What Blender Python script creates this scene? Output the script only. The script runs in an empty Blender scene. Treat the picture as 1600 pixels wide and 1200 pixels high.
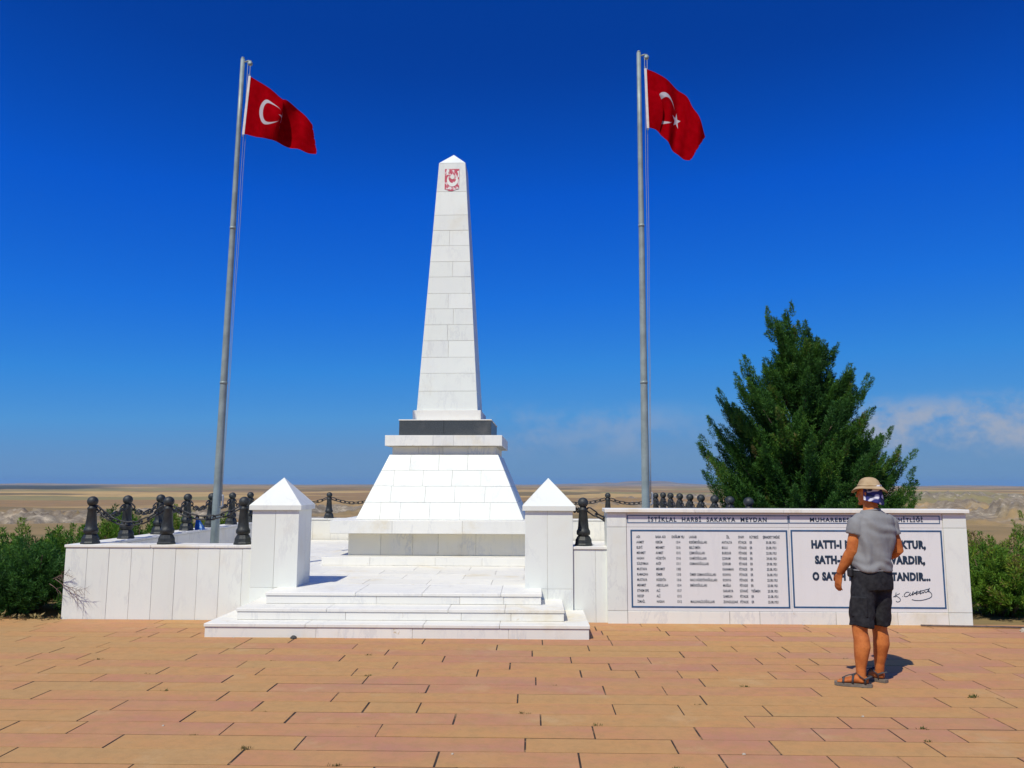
import bpy, bmesh, math, random
import numpy as np
from mathutils import Vector, Matrix, Euler

R = math.radians
sc = bpy.context.scene
COL = sc.collection
random.seed(7)
RNG = np.random.default_rng(7)

# ------------------------------------------------------------------ camera
cam_d = bpy.data.cameras.new('camera')
cam = bpy.data.objects.new('camera', cam_d)
COL.objects.link(cam)
F_PX, CAM_H = 1220.0, 1.70
CAM_PITCH, CAM_YAW, CAM_ROLL = R(7.33), R(1.40), R(0.12)
cam_d.sensor_width = 36.0
cam_d.lens = 36.0 * F_PX / 1600.0
cam_d.clip_start = 0.05
cam_d.clip_end = 200000.0
cam.location = (0, 0, CAM_H)
cam.matrix_world = (Matrix.Translation((0, 0, CAM_H)) @ Matrix.Rotation(CAM_YAW, 4, 'Z')
                    @ Matrix.Rotation(R(90) + CAM_PITCH, 4, 'X') @ Matrix.Rotation(CAM_ROLL, 4, 'Z'))
sc.camera = cam

# ------------------------------------------------------------------ sky and sun
SUN_EL, SUN_AZ = R(55.0), R(207.0)          # azimuth clockwise from +Y
SKY_STRENGTH = 0.10
world = bpy.data.worlds.new('World')
sc.world = world
world.use_nodes = True
wn, wl = world.node_tree.nodes, world.node_tree.links
wn.clear()
w_out = wn.new('ShaderNodeOutputWorld')
w_bg = wn.new('ShaderNodeBackground')
w_sky = wn.new('ShaderNodeTexSky')
w_sky.sky_type = 'NISHITA'
w_sky.sun_disc = False
w_sky.sun_elevation = SUN_EL
w_sky.sun_rotation = SUN_AZ
w_sky.altitude = 900.0
w_sky.air_density = 1.0
w_sky.dust_density = 0.6
w_sky.ozone_density = 4.0
# the camera's rendering of that sky: deep saturated blue falling to a grey-blue horizon
w_srgb = wn.new('ShaderNodeSeparateColor')
wl.new(w_sky.outputs[0], w_srgb.inputs[0])
w_lum = wn.new('ShaderNodeMath')
w_lum.operation = 'MULTIPLY'
w_lum.inputs[1].default_value = 0.1
wl.new(w_srgb.outputs[0], w_lum.inputs[0])
w_ramp = wn.new('ShaderNodeValToRGB')
SKY_STOPS = [(0.055, (0.0006, 0.036, 0.25)), (0.0845, (0.0008, 0.046, 0.33)), (0.118, (0.0018, 0.094, 0.59)), (0.177, (0.010, 0.160, 0.70)), (0.265, (0.034, 0.245, 0.71)),
             (0.39, (0.082, 0.305, 0.665)), (0.55, (0.135, 0.295, 0.545)), (0.68, (0.155, 0.300, 0.500))]
cr = w_ramp.color_ramp
while len(cr.elements) < len(SKY_STOPS):
    cr.elements.new(0.5)
for e_, (p_, c_) in zip(cr.elements, SKY_STOPS):
    e_.position = p_
    e_.color = c_ + (1,)
wl.new(w_lum.outputs[0], w_ramp.inputs[0])
w_hsv = wn.new('ShaderNodeVectorMath')
w_hsv.operation = 'SCALE'
w_hsv.inputs['Scale'].default_value = 1.0 / SKY_STRENGTH
wl.new(w_ramp.outputs[0], w_hsv.inputs[0])
# low fair-weather clouds, a broken ring of them all round the horizon
w_tc = wn.new('ShaderNodeTexCoord')
w_sep = wn.new('ShaderNodeSeparateXYZ')
wl.new(w_tc.outputs['Generated'], w_sep.inputs[0])
w_map = wn.new('ShaderNodeMapping')
w_map.inputs['Location'].default_value = (25.55, 20.91, 0.0)
w_map.inputs['Scale'].default_value = (13.0, 13.0, 19.0)
wl.new(w_tc.outputs['Generated'], w_map.inputs[0])
w_n = wn.new('ShaderNodeTexNoise')
w_n.inputs['Scale'].default_value = 1.0
w_n.inputs['Detail'].default_value = 7.0
w_n.inputs['Roughness'].default_value = 0.6
wl.new(w_map.outputs[0], w_n.inputs['Vector'])
w_map2 = wn.new('ShaderNodeMapping')
w_map2.inputs['Location'].default_value = (33.74, 22.4, 0.0)
w_map2.inputs['Scale'].default_value = (1.5, 1.5, 0.5)
wl.new(w_tc.outputs['Generated'], w_map2.inputs[0])
w_n2 = wn.new('ShaderNodeTexNoise')
w_n2.inputs['Scale'].default_value = 1.0
w_n2.inputs['Detail'].default_value = 2.0
wl.new(w_map2.outputs[0], w_n2.inputs['Vector'])


def wmath(op, a, b=None, c=None):
    n = wn.new('ShaderNodeMath')
    n.operation = op
    for i, v in enumerate((a, b, c)):
        if v is None:
            continue
        if isinstance(v, (int, float)):
            n.inputs[i].default_value = v
        else:
            wl.new(v, n.inputs[i])
    return n.outputs[0]


def wrange(v, a, b, c=0.0, d=1.0):
    n = wn.new('ShaderNodeMapRange')
    n.interpolation_type = 'SMOOTHSTEP'
    for i, q in enumerate((a, b, c, d)):
        n.inputs[i + 1].default_value = q
    wl.new(v, n.inputs[0])
    return n.outputs[0]


cloud_a = wrange(w_n.outputs['Fac'], 0.40, 0.62)
cloud_b = wrange(w_sep.outputs['Z'], 0.022, 0.055)
cloud_c = wrange(w_sep.outputs['Z'], 0.075, 0.112, 1.0, 0.0)
cloud_d = wrange(w_n2.outputs['Fac'], 0.46, 0.62)
cm = wmath('MULTIPLY', wmath('MULTIPLY', cloud_a, cloud_b), wmath('MULTIPLY', cloud_c, cloud_d))
cm = wmath('MULTIPLY', cm, 0.78)
w_mix = wn.new('ShaderNodeMix')
w_mix.data_type = 'RGBA'
wl.new(cm, w_mix.inputs['Factor'])
wl.new(w_hsv.outputs[0], w_mix.inputs['A'])
w_mix.inputs['B'].default_value = (4.1, 4.3, 4.9, 1)
wl.new(w_mix.outputs['Result'], w_bg.inputs['Color'])
w_bg.inputs['Strength'].default_value = SKY_STRENGTH
wl.new(w_bg.outputs[0], w_out.inputs['Surface'])

sun_d = bpy.data.lights.new('sun', 'SUN')
sun_d.energy = 4.2
sun_d.angle = R(0.53)
sun_d.color = (1.0, 0.945, 0.79)
sun = bpy.data.objects.new('sun', sun_d)
COL.objects.link(sun)
SUN_DIR = Vector((math.sin(SUN_AZ) * math.cos(SUN_EL), math.cos(SUN_AZ) * math.cos(SUN_EL), math.sin(SUN_EL)))
sun.rotation_euler = SUN_DIR.to_track_quat('Z', 'Y').to_euler()
sun.location = (-20, -30, 40)

vs = sc.view_settings
vs.view_transform = 'Standard'
vs.look = 'None'
vs.exposure = 0.0
vs.gamma = 1.0
vs.use_curve_mapping = False
sc.render.film_transparent = False
sc.cycles.use_denoising = True
sc.cycles.max_bounces = 6
sc.cycles.diffuse_bounces = 3
sc.cycles.transparent_max_bounces = 8
sc.cycles.volume_bounces = 0


# ------------------------------------------------------------------ material helpers
class NT:
    def __init__(self, name):
        self.m = bpy.data.materials.new(name)
        self.m.use_nodes = True
        self.n = self.m.node_tree.nodes
        self.l = self.m.node_tree.links
        self.n.clear()
        self.out = self.n.new('ShaderNodeOutputMaterial')
        self.b = self.n.new('ShaderNodeBsdfPrincipled')
        self.l.new(self.b.outputs[0], self.out.inputs[0])

    def new(self, t, **kw):
        n = self.n.new(t)
        for k, v in kw.items():
            setattr(n, k, v)
        return n

    def link(self, a, b):
        self.l.new(a, b)

    def setin(self, n, i, v):
        if v is None:
            return
        if hasattr(v, 'is_linked') or hasattr(v, 'links'):
            self.l.new(v, n.inputs[i])
        else:
            n.inputs[i].default_value = v

    def math(self, op, a, b=None, c=None, clamp=False):
        n = self.new('ShaderNodeMath', operation=op, use_clamp=clamp)
        for i, v in enumerate((a, b, c)):
            self.setin(n, i, v)
        return n.outputs[0]

    def vmath(self, op, a, b=None, scale=None):
        n = self.new('ShaderNodeVectorMath', operation=op)
        self.setin(n, 0, a)
        self.setin(n, 1, b)
        if scale is not None:
            self.setin(n, 'Scale', scale)
        return n.outputs[0]

    def noise(self, vec, scale, detail=4, rough=0.5, dist=0.0):
        n = self.new('ShaderNodeTexNoise')
        self.setin(n, 'Vector', vec)
        n.inputs['Scale'].default_value = scale
        n.inputs['Detail'].default_value = detail
        n.inputs['Roughness'].default_value = rough
        n.inputs['Distortion'].default_value = dist
        return n.outputs['Fac']

    def rng(self, v, a, b, c=0.0, d=1.0, smooth=True):
        n = self.new('ShaderNodeMapRange')
        n.interpolation_type = 'SMOOTHSTEP' if smooth else 'LINEAR'
        self.setin(n, 0, v)
        for i, q in enumerate((a, b, c, d)):
            self.setin(n, i + 1, q)
        return n.outputs[0]

    def mix(self, f, a, b, blend='MIX'):
        n = self.new('ShaderNodeMix', data_type='RGBA', blend_type=blend)
        self.setin(n, 'Factor', f)
        for k, v in (('A', a), ('B', b)):
            if isinstance(v, tuple):
                v = tuple(v) + ((1,) if len(v) == 3 else ())
            self.setin(n, k, v)
        return n.outputs['Result']

    def ramp(self, v, stops, interp='LINEAR'):
        n = self.new('ShaderNodeValToRGB')
        cr = n.color_ramp
        cr.interpolation = interp
        while len(cr.elements) < len(stops):
            cr.elements.new(0.5)
        for e, (p, c) in zip(cr.elements, stops):
            e.position = p
            e.color = tuple(c) + (1,)
        self.setin(n, 0, v)
        return n.outputs[0]

    def bump(self, h, strength, dist=0.01):
        n = self.new('ShaderNodeBump')
        n.inputs['Strength'].default_value = strength
        n.inputs['Distance'].default_value = dist
        self.setin(n, 'Height', h)
        self.link(n.outputs[0], self.b.inputs['Normal'])

    def base(self, c):
        if isinstance(c, tuple):
            self.b.inputs['Base Color'].default_value = c + ((1,) if len(c) == 3 else ())
        else:
            self.link(c, self.b.inputs['Base Color'])

    def put(self, rough=0.5, metal=0.0, spec=0.5):
        self.b.inputs['Roughness'].default_value = rough
        self.b.inputs['Metallic'].default_value = metal
        self.b.inputs['Specular IOR Level'].default_value = spec
        return self.m

    def obj(self):
        return self.new('ShaderNodeTexCoord').outputs['Object']

    def uv(self):
        return self.new('ShaderNodeTexCoord').outputs['UV']

    def rand(self):
        return self.new('ShaderNodeObjectInfo').outputs['Random']


def simple(name, col, rough=0.6, metal=0.0, var=0.15, scale=8.0, bump=0.0):
    t = NT(name)
    c = t.obj()
    n = t.noise(c, scale, 5, 0.6)
    lo = tuple(x * (1 - var) for x in col)
    hi = tuple(min(1, x * (1 + var)) for x in col)
    t.base(t.mix(t.rng(n, 0.3, 0.7), lo, hi))
    if bump:
        t.bump(t.noise(c, scale * 6, 4), bump, 0.01)
    return t.put(rough, metal)


def marble(name, col=(0.755, 0.78, 0.71), vein=0.32, stain=0.25, rough=0.42):
    t = NT(name)
    rv = t.rand()
    off = t.new('ShaderNodeCombineXYZ')
    t.setin(off, 0, t.math('MULTIPLY', rv, 37.0))
    t.setin(off, 1, t.math('MULTIPLY', rv, 11.0))
    t.setin(off, 2, t.math('MULTIPLY', rv, 23.0))
    c = t.vmath('ADD', t.obj(), off.outputs[0])
    mp = t.new('ShaderNodeMapping')
    mp.inputs['Rotation'].default_value = (0.5, 0.7, 0.4)
    mp.inputs['Scale'].default_value = (1.0, 1.0, 0.35)
    t.link(c, mp.inputs[0])
    v1 = t.noise(mp.outputs[0], 2.4, 10, 0.68, 0.35)
    ridge = t.math('ABSOLUTE', t.math('SUBTRACT', v1, 0.5))
    veins = t.math('MULTIPLY', t.rng(ridge, 0.0, 0.035, 0.8, 0.0), t.rng(t.noise(c, 1.3, 3), 0.4, 0.65))
    cloud = t.rng(t.noise(c, 1.6, 6, 0.55, 0.6), 0.35, 0.75)
    k = t.mix(t.math('MULTIPLY', cloud, 0.35), col, (0.70, 0.70, 0.68))
    k = t.mix(t.math('MULTIPLY', veins, vein), k, (0.47, 0.48, 0.50))
    smp = t.new('ShaderNodeMapping')
    smp.inputs['Scale'].default_value = (7.0, 7.0, 0.5)
    t.link(t.obj(), smp.inputs[0])
    streak = t.rng(t.noise(smp.outputs[0], 1.0, 6, 0.65), 0.52, 0.75)
    k = t.mix(t.math('MULTIPLY', streak, 0.16), k, (0.60, 0.575, 0.50))
    st = t.rng(t.noise(t.vmath('ADD', t.obj(), (4.0, 7.0, 1.0)), 1.4, 6, 0.6), 0.55, 0.78)
    k = t.mix(t.math('MULTIPLY', st, stain), k, (0.66, 0.56, 0.36))
    # small rusty and grimy blotches
    bl = t.math('MULTIPLY', t.rng(t.noise(t.obj(), 7.0, 6, 0.7), 0.62, 0.74), t.rng(t.noise(t.obj(), 1.1, 3), 0.48, 0.62))
    k = t.mix(t.math('MULTIPLY', bl, stain * 1.3), k, (0.52, 0.40, 0.20))
    hs = t.new('ShaderNodeHueSaturation')
    t.setin(hs, 'Value', t.rng(rv, 0, 1, 0.95, 1.03, False))
    t.link(k, hs.inputs['Color'])
    t.base(hs.outputs[0])
    r = t.rng(t.noise(c, 5, 4), 0.3, 0.7, rough - 0.08, rough + 0.12)
    m = t.put(rough, 0, 0.4)
    t.link(r, t.b.inputs['Roughness'])
    t.bump(t.noise(c, 60, 4), 0.08, 0.004)
    return m


M = {}
M['marble'] = marble('white_marble')
M['marble_step'] = marble('white_marble_worn', (0.79, 0.77, 0.69), 0.4, 0.8, 0.5)
M['marble_floor'] = marble('white_marble_floor', (0.79, 0.765, 0.67), 0.35, 0.8, 0.5)
M['marble_aged_bounce'] = marble('aged_bounce_marble', (0.82, 0.76, 0.60), 0.6, 0.6, 0.55)  # aged marble, base warmed to carry floor bounce under the ledges
M['mortar'] = simple('grey_mortar', (0.50, 0.47, 0.40), 0.9, 0, 0.3, 6)
M['panel_white'] = marble('inscription_marble', (0.72, 0.715, 0.70), 0.15, 0.06, 0.35)
M['ink'] = simple('blue_ink', (0.022, 0.085, 0.19), 0.6, 0, 0.2, 20)
M['ink_dark'] = simple('dark_blue_ink', (0.010, 0.030, 0.062), 0.6, 0, 0.2, 20)
M['iron'] = simple('black_cast_iron', (0.020, 0.024, 0.024), 0.55, 0.0, 0.55, 9, 0.35)
M['iron_chain'] = simple('dull_black_chain', (0.02, 0.022, 0.023), 0.5, 0.0, 0.4, 30, 0.2)
M['galv'] = simple('galvanised_steel', (0.25, 0.30, 0.29), 0.5, 0.1, 0.16, 5, 0.05)
M['rope'] = simple('halyard_rope', (0.30, 0.31, 0.34), 0.8, 0, 0.1, 30)
M['hoist_white'] = simple('hoist_tape', (0.66, 0.62, 0.58), 0.8, 0, 0.1, 12)


def granite():
    t = NT('black_granite')
    c = t.obj()
    sp = t.noise(c, 70, 3, 0.7)
    k = t.ramp(sp, [(0.35, (0.028, 0.034, 0.036)), (0.6, (0.070, 0.078, 0.080)), (0.75, (0.16, 0.16, 0.16))])
    k = t.mix(t.rng(t.noise(c, 3, 4), 0.5, 0.8), k, (0.11, 0.11, 0.105))
    t.base(k)
    return t.put(0.38, 0, 0.5)


M['granite'] = granite()


# ------------------------------------------------------------------ mesh helpers
class MB:
    def __init__(self):
        self.v, self.f, self.s = [], [], []

    def add(self, vs_, fs, smooth=False):
        o = len(self.v)
        self.v += [tuple(p) for p in vs_]
        self.f += [tuple(i + o for i in q) for q in fs]
        self.s += [smooth] * len(fs)

    def box(self, x0, x1, y0, y1, z0, z1, b=0.0):
        if b <= 0:
            vs_ = [(x, y, z) for z in (z0, z1) for y in (y0, y1) for x in (x0, x1)]
            self.add(vs_, [(0, 2, 3, 1), (4, 5, 7, 6), (0, 1, 5, 4), (2, 6, 7, 3), (0, 4, 6, 2), (1, 3, 7, 5)])
            return
        bm = bmesh.new()
        bmesh.ops.create_cube(bm, size=1.0)
        bmesh.ops.transform(bm, matrix=Matrix.Translation(((x0 + x1) / 2, (y0 + y1) / 2, (z0 + z1) / 2))
                            @ Matrix.Diagonal((x1 - x0, y1 - y0, z1 - z0, 1)), verts=bm.verts)
        bmesh.ops.bevel(bm, geom=bm.edges[:], offset=b, segments=1, affect='EDGES')
        bm.verts.index_update()
        self.add([v.co[:] for v in bm.verts], [[q.index for q in f.verts] for f in bm.faces])
        bm.free()

    def frustum(self, cx, cy, a0x, a0y, z0, a1x, a1y, z1):
        vs_ = [(cx + sx * a0x, cy + sy * a0y, z0) for sy in (-1, 1) for sx in (-1, 1)]
        vs_ += [(cx + sx * a1x, cy + sy * a1y, z1) for sy in (-1, 1) for sx in (-1, 1)]
        self.add(vs_, [(0, 2, 3, 1), (4, 5, 7, 6), (0, 1, 5, 4), (2, 6, 7, 3), (0, 4, 6, 2), (1, 3, 7, 5)])

    def lathe(self, prof, cx=0, cy=0, cz=0, seg=20, smooth=True, cap=True):
        vs_, fs = [], []
        for (r, z) in prof:
            for i in range(seg):
                a = 2 * math.pi * i / seg
                vs_.append((cx + r * math.cos(a), cy + r * math.sin(a), cz + z))
        for k in range(len(prof) - 1):
            for i in range(seg):
                j = (i + 1) % seg
                fs.append((k * seg + i, k * seg + j, (k + 1) * seg + j, (k + 1) * seg + i))
        if cap:
            fs.append(tuple(range(seg))[::-1])
            fs.append(tuple((len(prof) - 1) * seg + i for i in range(seg)))
        self.add(vs_, fs, smooth)

    def tube(self, pts, rad, seg=8, closed=False, smooth=True, up=(0, 0, 1)):
        """rad: number, list of numbers or list of (a, b): a along side, b along normal"""
        P = [Vector(p) for p in pts]
        n = len(P)
        if not isinstance(rad, (list, tuple)):
            rad = [rad] * n
        vs_, fs = [], []
        prev = None
        for i in range(n):
            if closed:
                t = P[(i + 1) % n] - P[i - 1]
            else:
                t = P[min(i + 1, n - 1)] - P[max(i - 1, 0)]
            t.normalize()
            if prev is None:
                u = Vector(up)
                if abs(u.dot(t)) > 0.95:
                    u = Vector((0, 1, 0)) if abs(t.y) < 0.9 else Vector((1, 0, 0))
                s = t.cross(u).normalized()
            else:
                s = (prev - t * prev.dot(t)).normalized()
            prev = s
            nn = s.cross(t).normalized()
            ra = rad[i]
            a, b = (ra, ra) if isinstance(ra, (int, float)) else ra
            for k in range(seg):
                an = 2 * math.pi * k / seg
                vs_.append(P[i] + s * (a * math.cos(an)) + nn * (b * math.sin(an)))
        m = n if closed else n - 1
        for i in range(m):
            i2 = (i + 1) % n
            for k in range(seg):
                j = (k + 1) % seg
                fs.append((i * seg + k, i * seg + j, i2 * seg + j, i2 * seg + k))
        if not closed:
            fs.append(tuple(range(seg))[::-1])
            fs.append(tuple((n - 1) * seg + i for i in range(seg)))
        self.add(vs_, fs, smooth)

    def ellipsoid(self, c, r, rot=None, seg=16, rings=10):
        vs_, fs = [], []
        Rm = rot if rot is not None else Matrix.Identity(3)
        vs_.append(Vector(c) + Rm @ Vector((0, 0, -r[2])))
        for k in range(1, rings):
            ph = -math.pi / 2 + math.pi * k / rings
            for i in range(seg):
                a = 2 * math.pi * i / seg
                vs_.append(Vector(c) + Rm @ Vector((r[0] * math.cos(ph) * math.cos(a), r[1] * math.cos(ph) * math.sin(a), r[2] * math.sin(ph))))
        vs_.append(Vector(c) + Rm @ Vector((0, 0, r[2])))
        for i in range(seg):
            j = (i + 1) % seg
            fs.append((0, 1 + j, 1 + i))
            top = 1 + (rings - 2) * seg
            fs.append((top + i, top + j, len(vs_) - 1))
        for k in range(rings - 2):
            for i in range(seg):
                j = (i + 1) % seg
                fs.append((1 + k * seg + i, 1 + k * seg + j, 1 + (k + 1) * seg + j, 1 + (k + 1) * seg + i))
        self.add(vs_, fs, True)

    def panel(self, q, N, t, b):
        """q: four corners (outer plane, counter-clockwise from outside); N outward normal"""
        q = [Vector(p) for p in q]
        N = Vector(N)
        c = sum(q, Vector()) / 4
        ins = []
        for i in range(4):
            e1 = (q[(i + 1) % 4] - q[i])
            e0 = (q[i - 1] - q[i])
            e1 = e1.normalized() if e1.length > 1e-6 else e1
            e0 = e0.normalized() if e0.length > 1e-6 else e0
            ins.append(q[i] + (e1 + e0) * b)
        mid = [p - N * b for p in q]
        bk = [p - N * t for p in q]
        fs = [(0, 1, 2, 3)]
        for i in range(4):
            j = (i + 1) % 4
            fs.append((i, i + 4, j + 4, j))
            fs.append((i + 4, i + 8, j + 8, j + 4))
        fs.append((11, 10, 9, 8))
        self.add(ins + mid + bk, fs)

    def build(self, name, mat, parent=None, off=(0, 0, 0)):
        me = bpy.data.meshes.new(name)
        o = Vector(off)
        me.from_pydata([(p[0] - o[0], p[1] - o[1], p[2] - o[2]) for p in self.v], [], self.f)
        me.polygons.foreach_set('use_smooth', self.s)
        if mat is not None:
            me.materials.append(mat)
        me.update()
        ob = bpy.data.objects.new(name, me)
        COL.objects.link(ob)
        if parent is not None:
            ob.parent = parent
        else:
            ob.location = o
        return ob


def tag(o, label=None, cat=None, group=None, kind=None):
    if label:
        o['label'] = label
    if cat:
        o['category'] = cat
    if group:
        o['group'] = group
    if kind:
        o['kind'] = kind
    return o


def empty(name, loc, label=None, cat=None, group=None, kind=None, rz=0.0):
    o = bpy.data.objects.new(name, None)
    o.empty_display_size = 0.2
    COL.objects.link(o)
    o.location = loc
    o.rotation_euler = (0, 0, rz)
    return tag(o, label, cat, group, kind)


def copy_tree(o, parent=None):
    c = o.copy()
    COL.objects.link(c)
    c.parent = parent
    for ch in list(o.children):
        copy_tree(ch, c)
    return c


def clad(name, mat, parent, O, U, V, N, rows, joints, xl, xr, t=0.03, g=0.005, b=0.003, off=(0, 0, 0), jit=0.0015):
    """rows: v breaks; joints[i]: u joints inside row i; xl(v), xr(v): ends"""
    O, U, V, N = Vector(O), Vector(U), Vector(V), Vector(N)
    out = []
    for i in range(len(rows) - 1):
        v0, v1 = rows[i] + g / 2, rows[i + 1] - g / 2
        js = [None] + list(joints[i]) + [None]
        for k in range(len(js) - 1):
            l0 = xl(v0) if js[k] is None else js[k] + g / 2
            l1 = xl(v1) if js[k] is None else js[k] + g / 2
            r0 = xr(v0) if js[k + 1] is None else js[k + 1] - g / 2
            r1 = xr(v1) if js[k + 1] is None else js[k + 1] - g / 2
            if r0 - l0 < 0.02 or r1 - l1 < 0.005:
                continue
            n_ = N * random.uniform(-jit, jit)
            mb = MB()
            mb.panel([O + U * l0 + V * v0 + n_, O + U * r0 + V * v0 + n_, O + U * r1 + V * v1 + n_, O + U * l1 + V * v1 + n_], N, t, b)
            out.append(mb.build(name, mat, parent, off))
    return out


def cuts(a, b, w, j=0.0, start=None):
    """joints between a and b roughly w apart"""
    r = []
    x = a + (w if start is None else start)
    while x < b - 0.3 * w:
        r.append(x + random.uniform(-j, j))
        x += w
    return r


# ------------------------------------------------------------------ terrain
def hash2(ix, iy, s):
    h = (ix.astype(np.int64) * 374761393 + iy.astype(np.int64) * 668265263 + s * 1274126177) & 0x7fffffff
    h = (h ^ (h >> 13)) * 1103515245 & 0x7fffffff
    h = (h ^ (h >> 16)) & 0xffff
    return h / 65535.0


def vnoise(x, y, s=0):
    ix, iy = np.floor(x), np.floor(y)
    fx, fy = x - ix, y - iy
    fx = fx * fx * fx * (fx * (fx * 6 - 15) + 10)
    fy = fy * fy * fy * (fy * (fy * 6 - 15) + 10)
    a = hash2(ix, iy, s)
    b = hash2(ix + 1, iy, s)
    c = hash2(ix, iy + 1, s)
    d = hash2(ix + 1, iy + 1, s)
    return (a * (1 - fx) + b * fx) * (1 - fy) + (c * (1 - fx) + d * fx) * fy


def fbm(x, y, oct_=5, s=0, gain=0.5):
    t, a, n = 0, 1.0, 0
    for k in range(oct_):
        t = t + a * (vnoise(x, y, s + k * 17) - 0.5)
        n += a
        a *= gain
        x, y = x * 2.03 + 3.1, y * 2.03 + 7.7
    return t / n * 2


def sstep(a, b, x):
    t = np.clip((x - a) / (b - a), 0, 1)
    return t * t * (3 - 2 * t)


RIDGES = [(-500, 640, 230, 80, 17), (-330, 760, 170, 60, 11), (-260, 1000, 260, 60, 11), (-120, 1250, 220, 70, 8),
          (560, 930, 90, 60, 20), (690, 1150, 170, 60, 20), (500, 1500, 180, 80, 12), (240, 1300, 230, 60, 10), (980, 1900, 300, 80, 26), (420, 1900, 260, 70, 14)]


def chalk_mask(x, y):
    m, h = 0.0, 0.0
    for px, py, lx, ly, hh in RIDGES:
        d = np.exp(-((x - px) / lx) ** 2 - ((y - py) / ly) ** 2)
        h = h + hh * d
        m = np.maximum(m, d)
    return m, h


def terrain_z(x, y):
    r = np.hypot(x, y)
    hill = 1 - sstep(16, 420, np.hypot(x * 0.9, (y - 6) * 1.0))
    z = -36.0 + 35.95 * hill
    far = sstep(120, 900, r)
    nz = fbm(x / 420.0, y / 420.0, 6, 3)
    z = z + far * 9.0 * nz * (1 - 0.6 * sstep(4000, 12000, r))
    z = z + sstep(30, 150, r) * 1.6 * fbm(x / 40.0, y / 40.0, 4, 9) * (1 - sstep(800, 2000, r))
    # chalk badlands: left ridge and the ones to the right
    d = chalk_mask(x, y)
    gul = np.abs(fbm(x / 26.0 + 0.5 * fbm(x / 60.0, y / 60.0, 3, 5), y / 70.0, 5, 21, 0.6))
    z = z + d[1] * (1.15 - np.clip(gul * 1.7, 0, 0.75))
    # long low ranges at the horizon
    az = np.arctan2(x, y)
    mt = sstep(30000, 42000, r) * (1 - sstep(52000, 60000, r))
    z = z + mt * (215 * np.exp(-((az - R(7.5)) / R(4.2)) ** 2) * (0.75 + 0.5 * fbm(az * 40, az * 0 + 2.2, 4, 51))
                  + 60 * (0.5 + fbm(az * 14, az * 0 + 5.2, 4, 57)))
    flat = 1 - sstep(15.0, 24.0, np.hypot(x + 1, (y - 8)))
    return z * (1 - flat) + flat * -0.06


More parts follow.
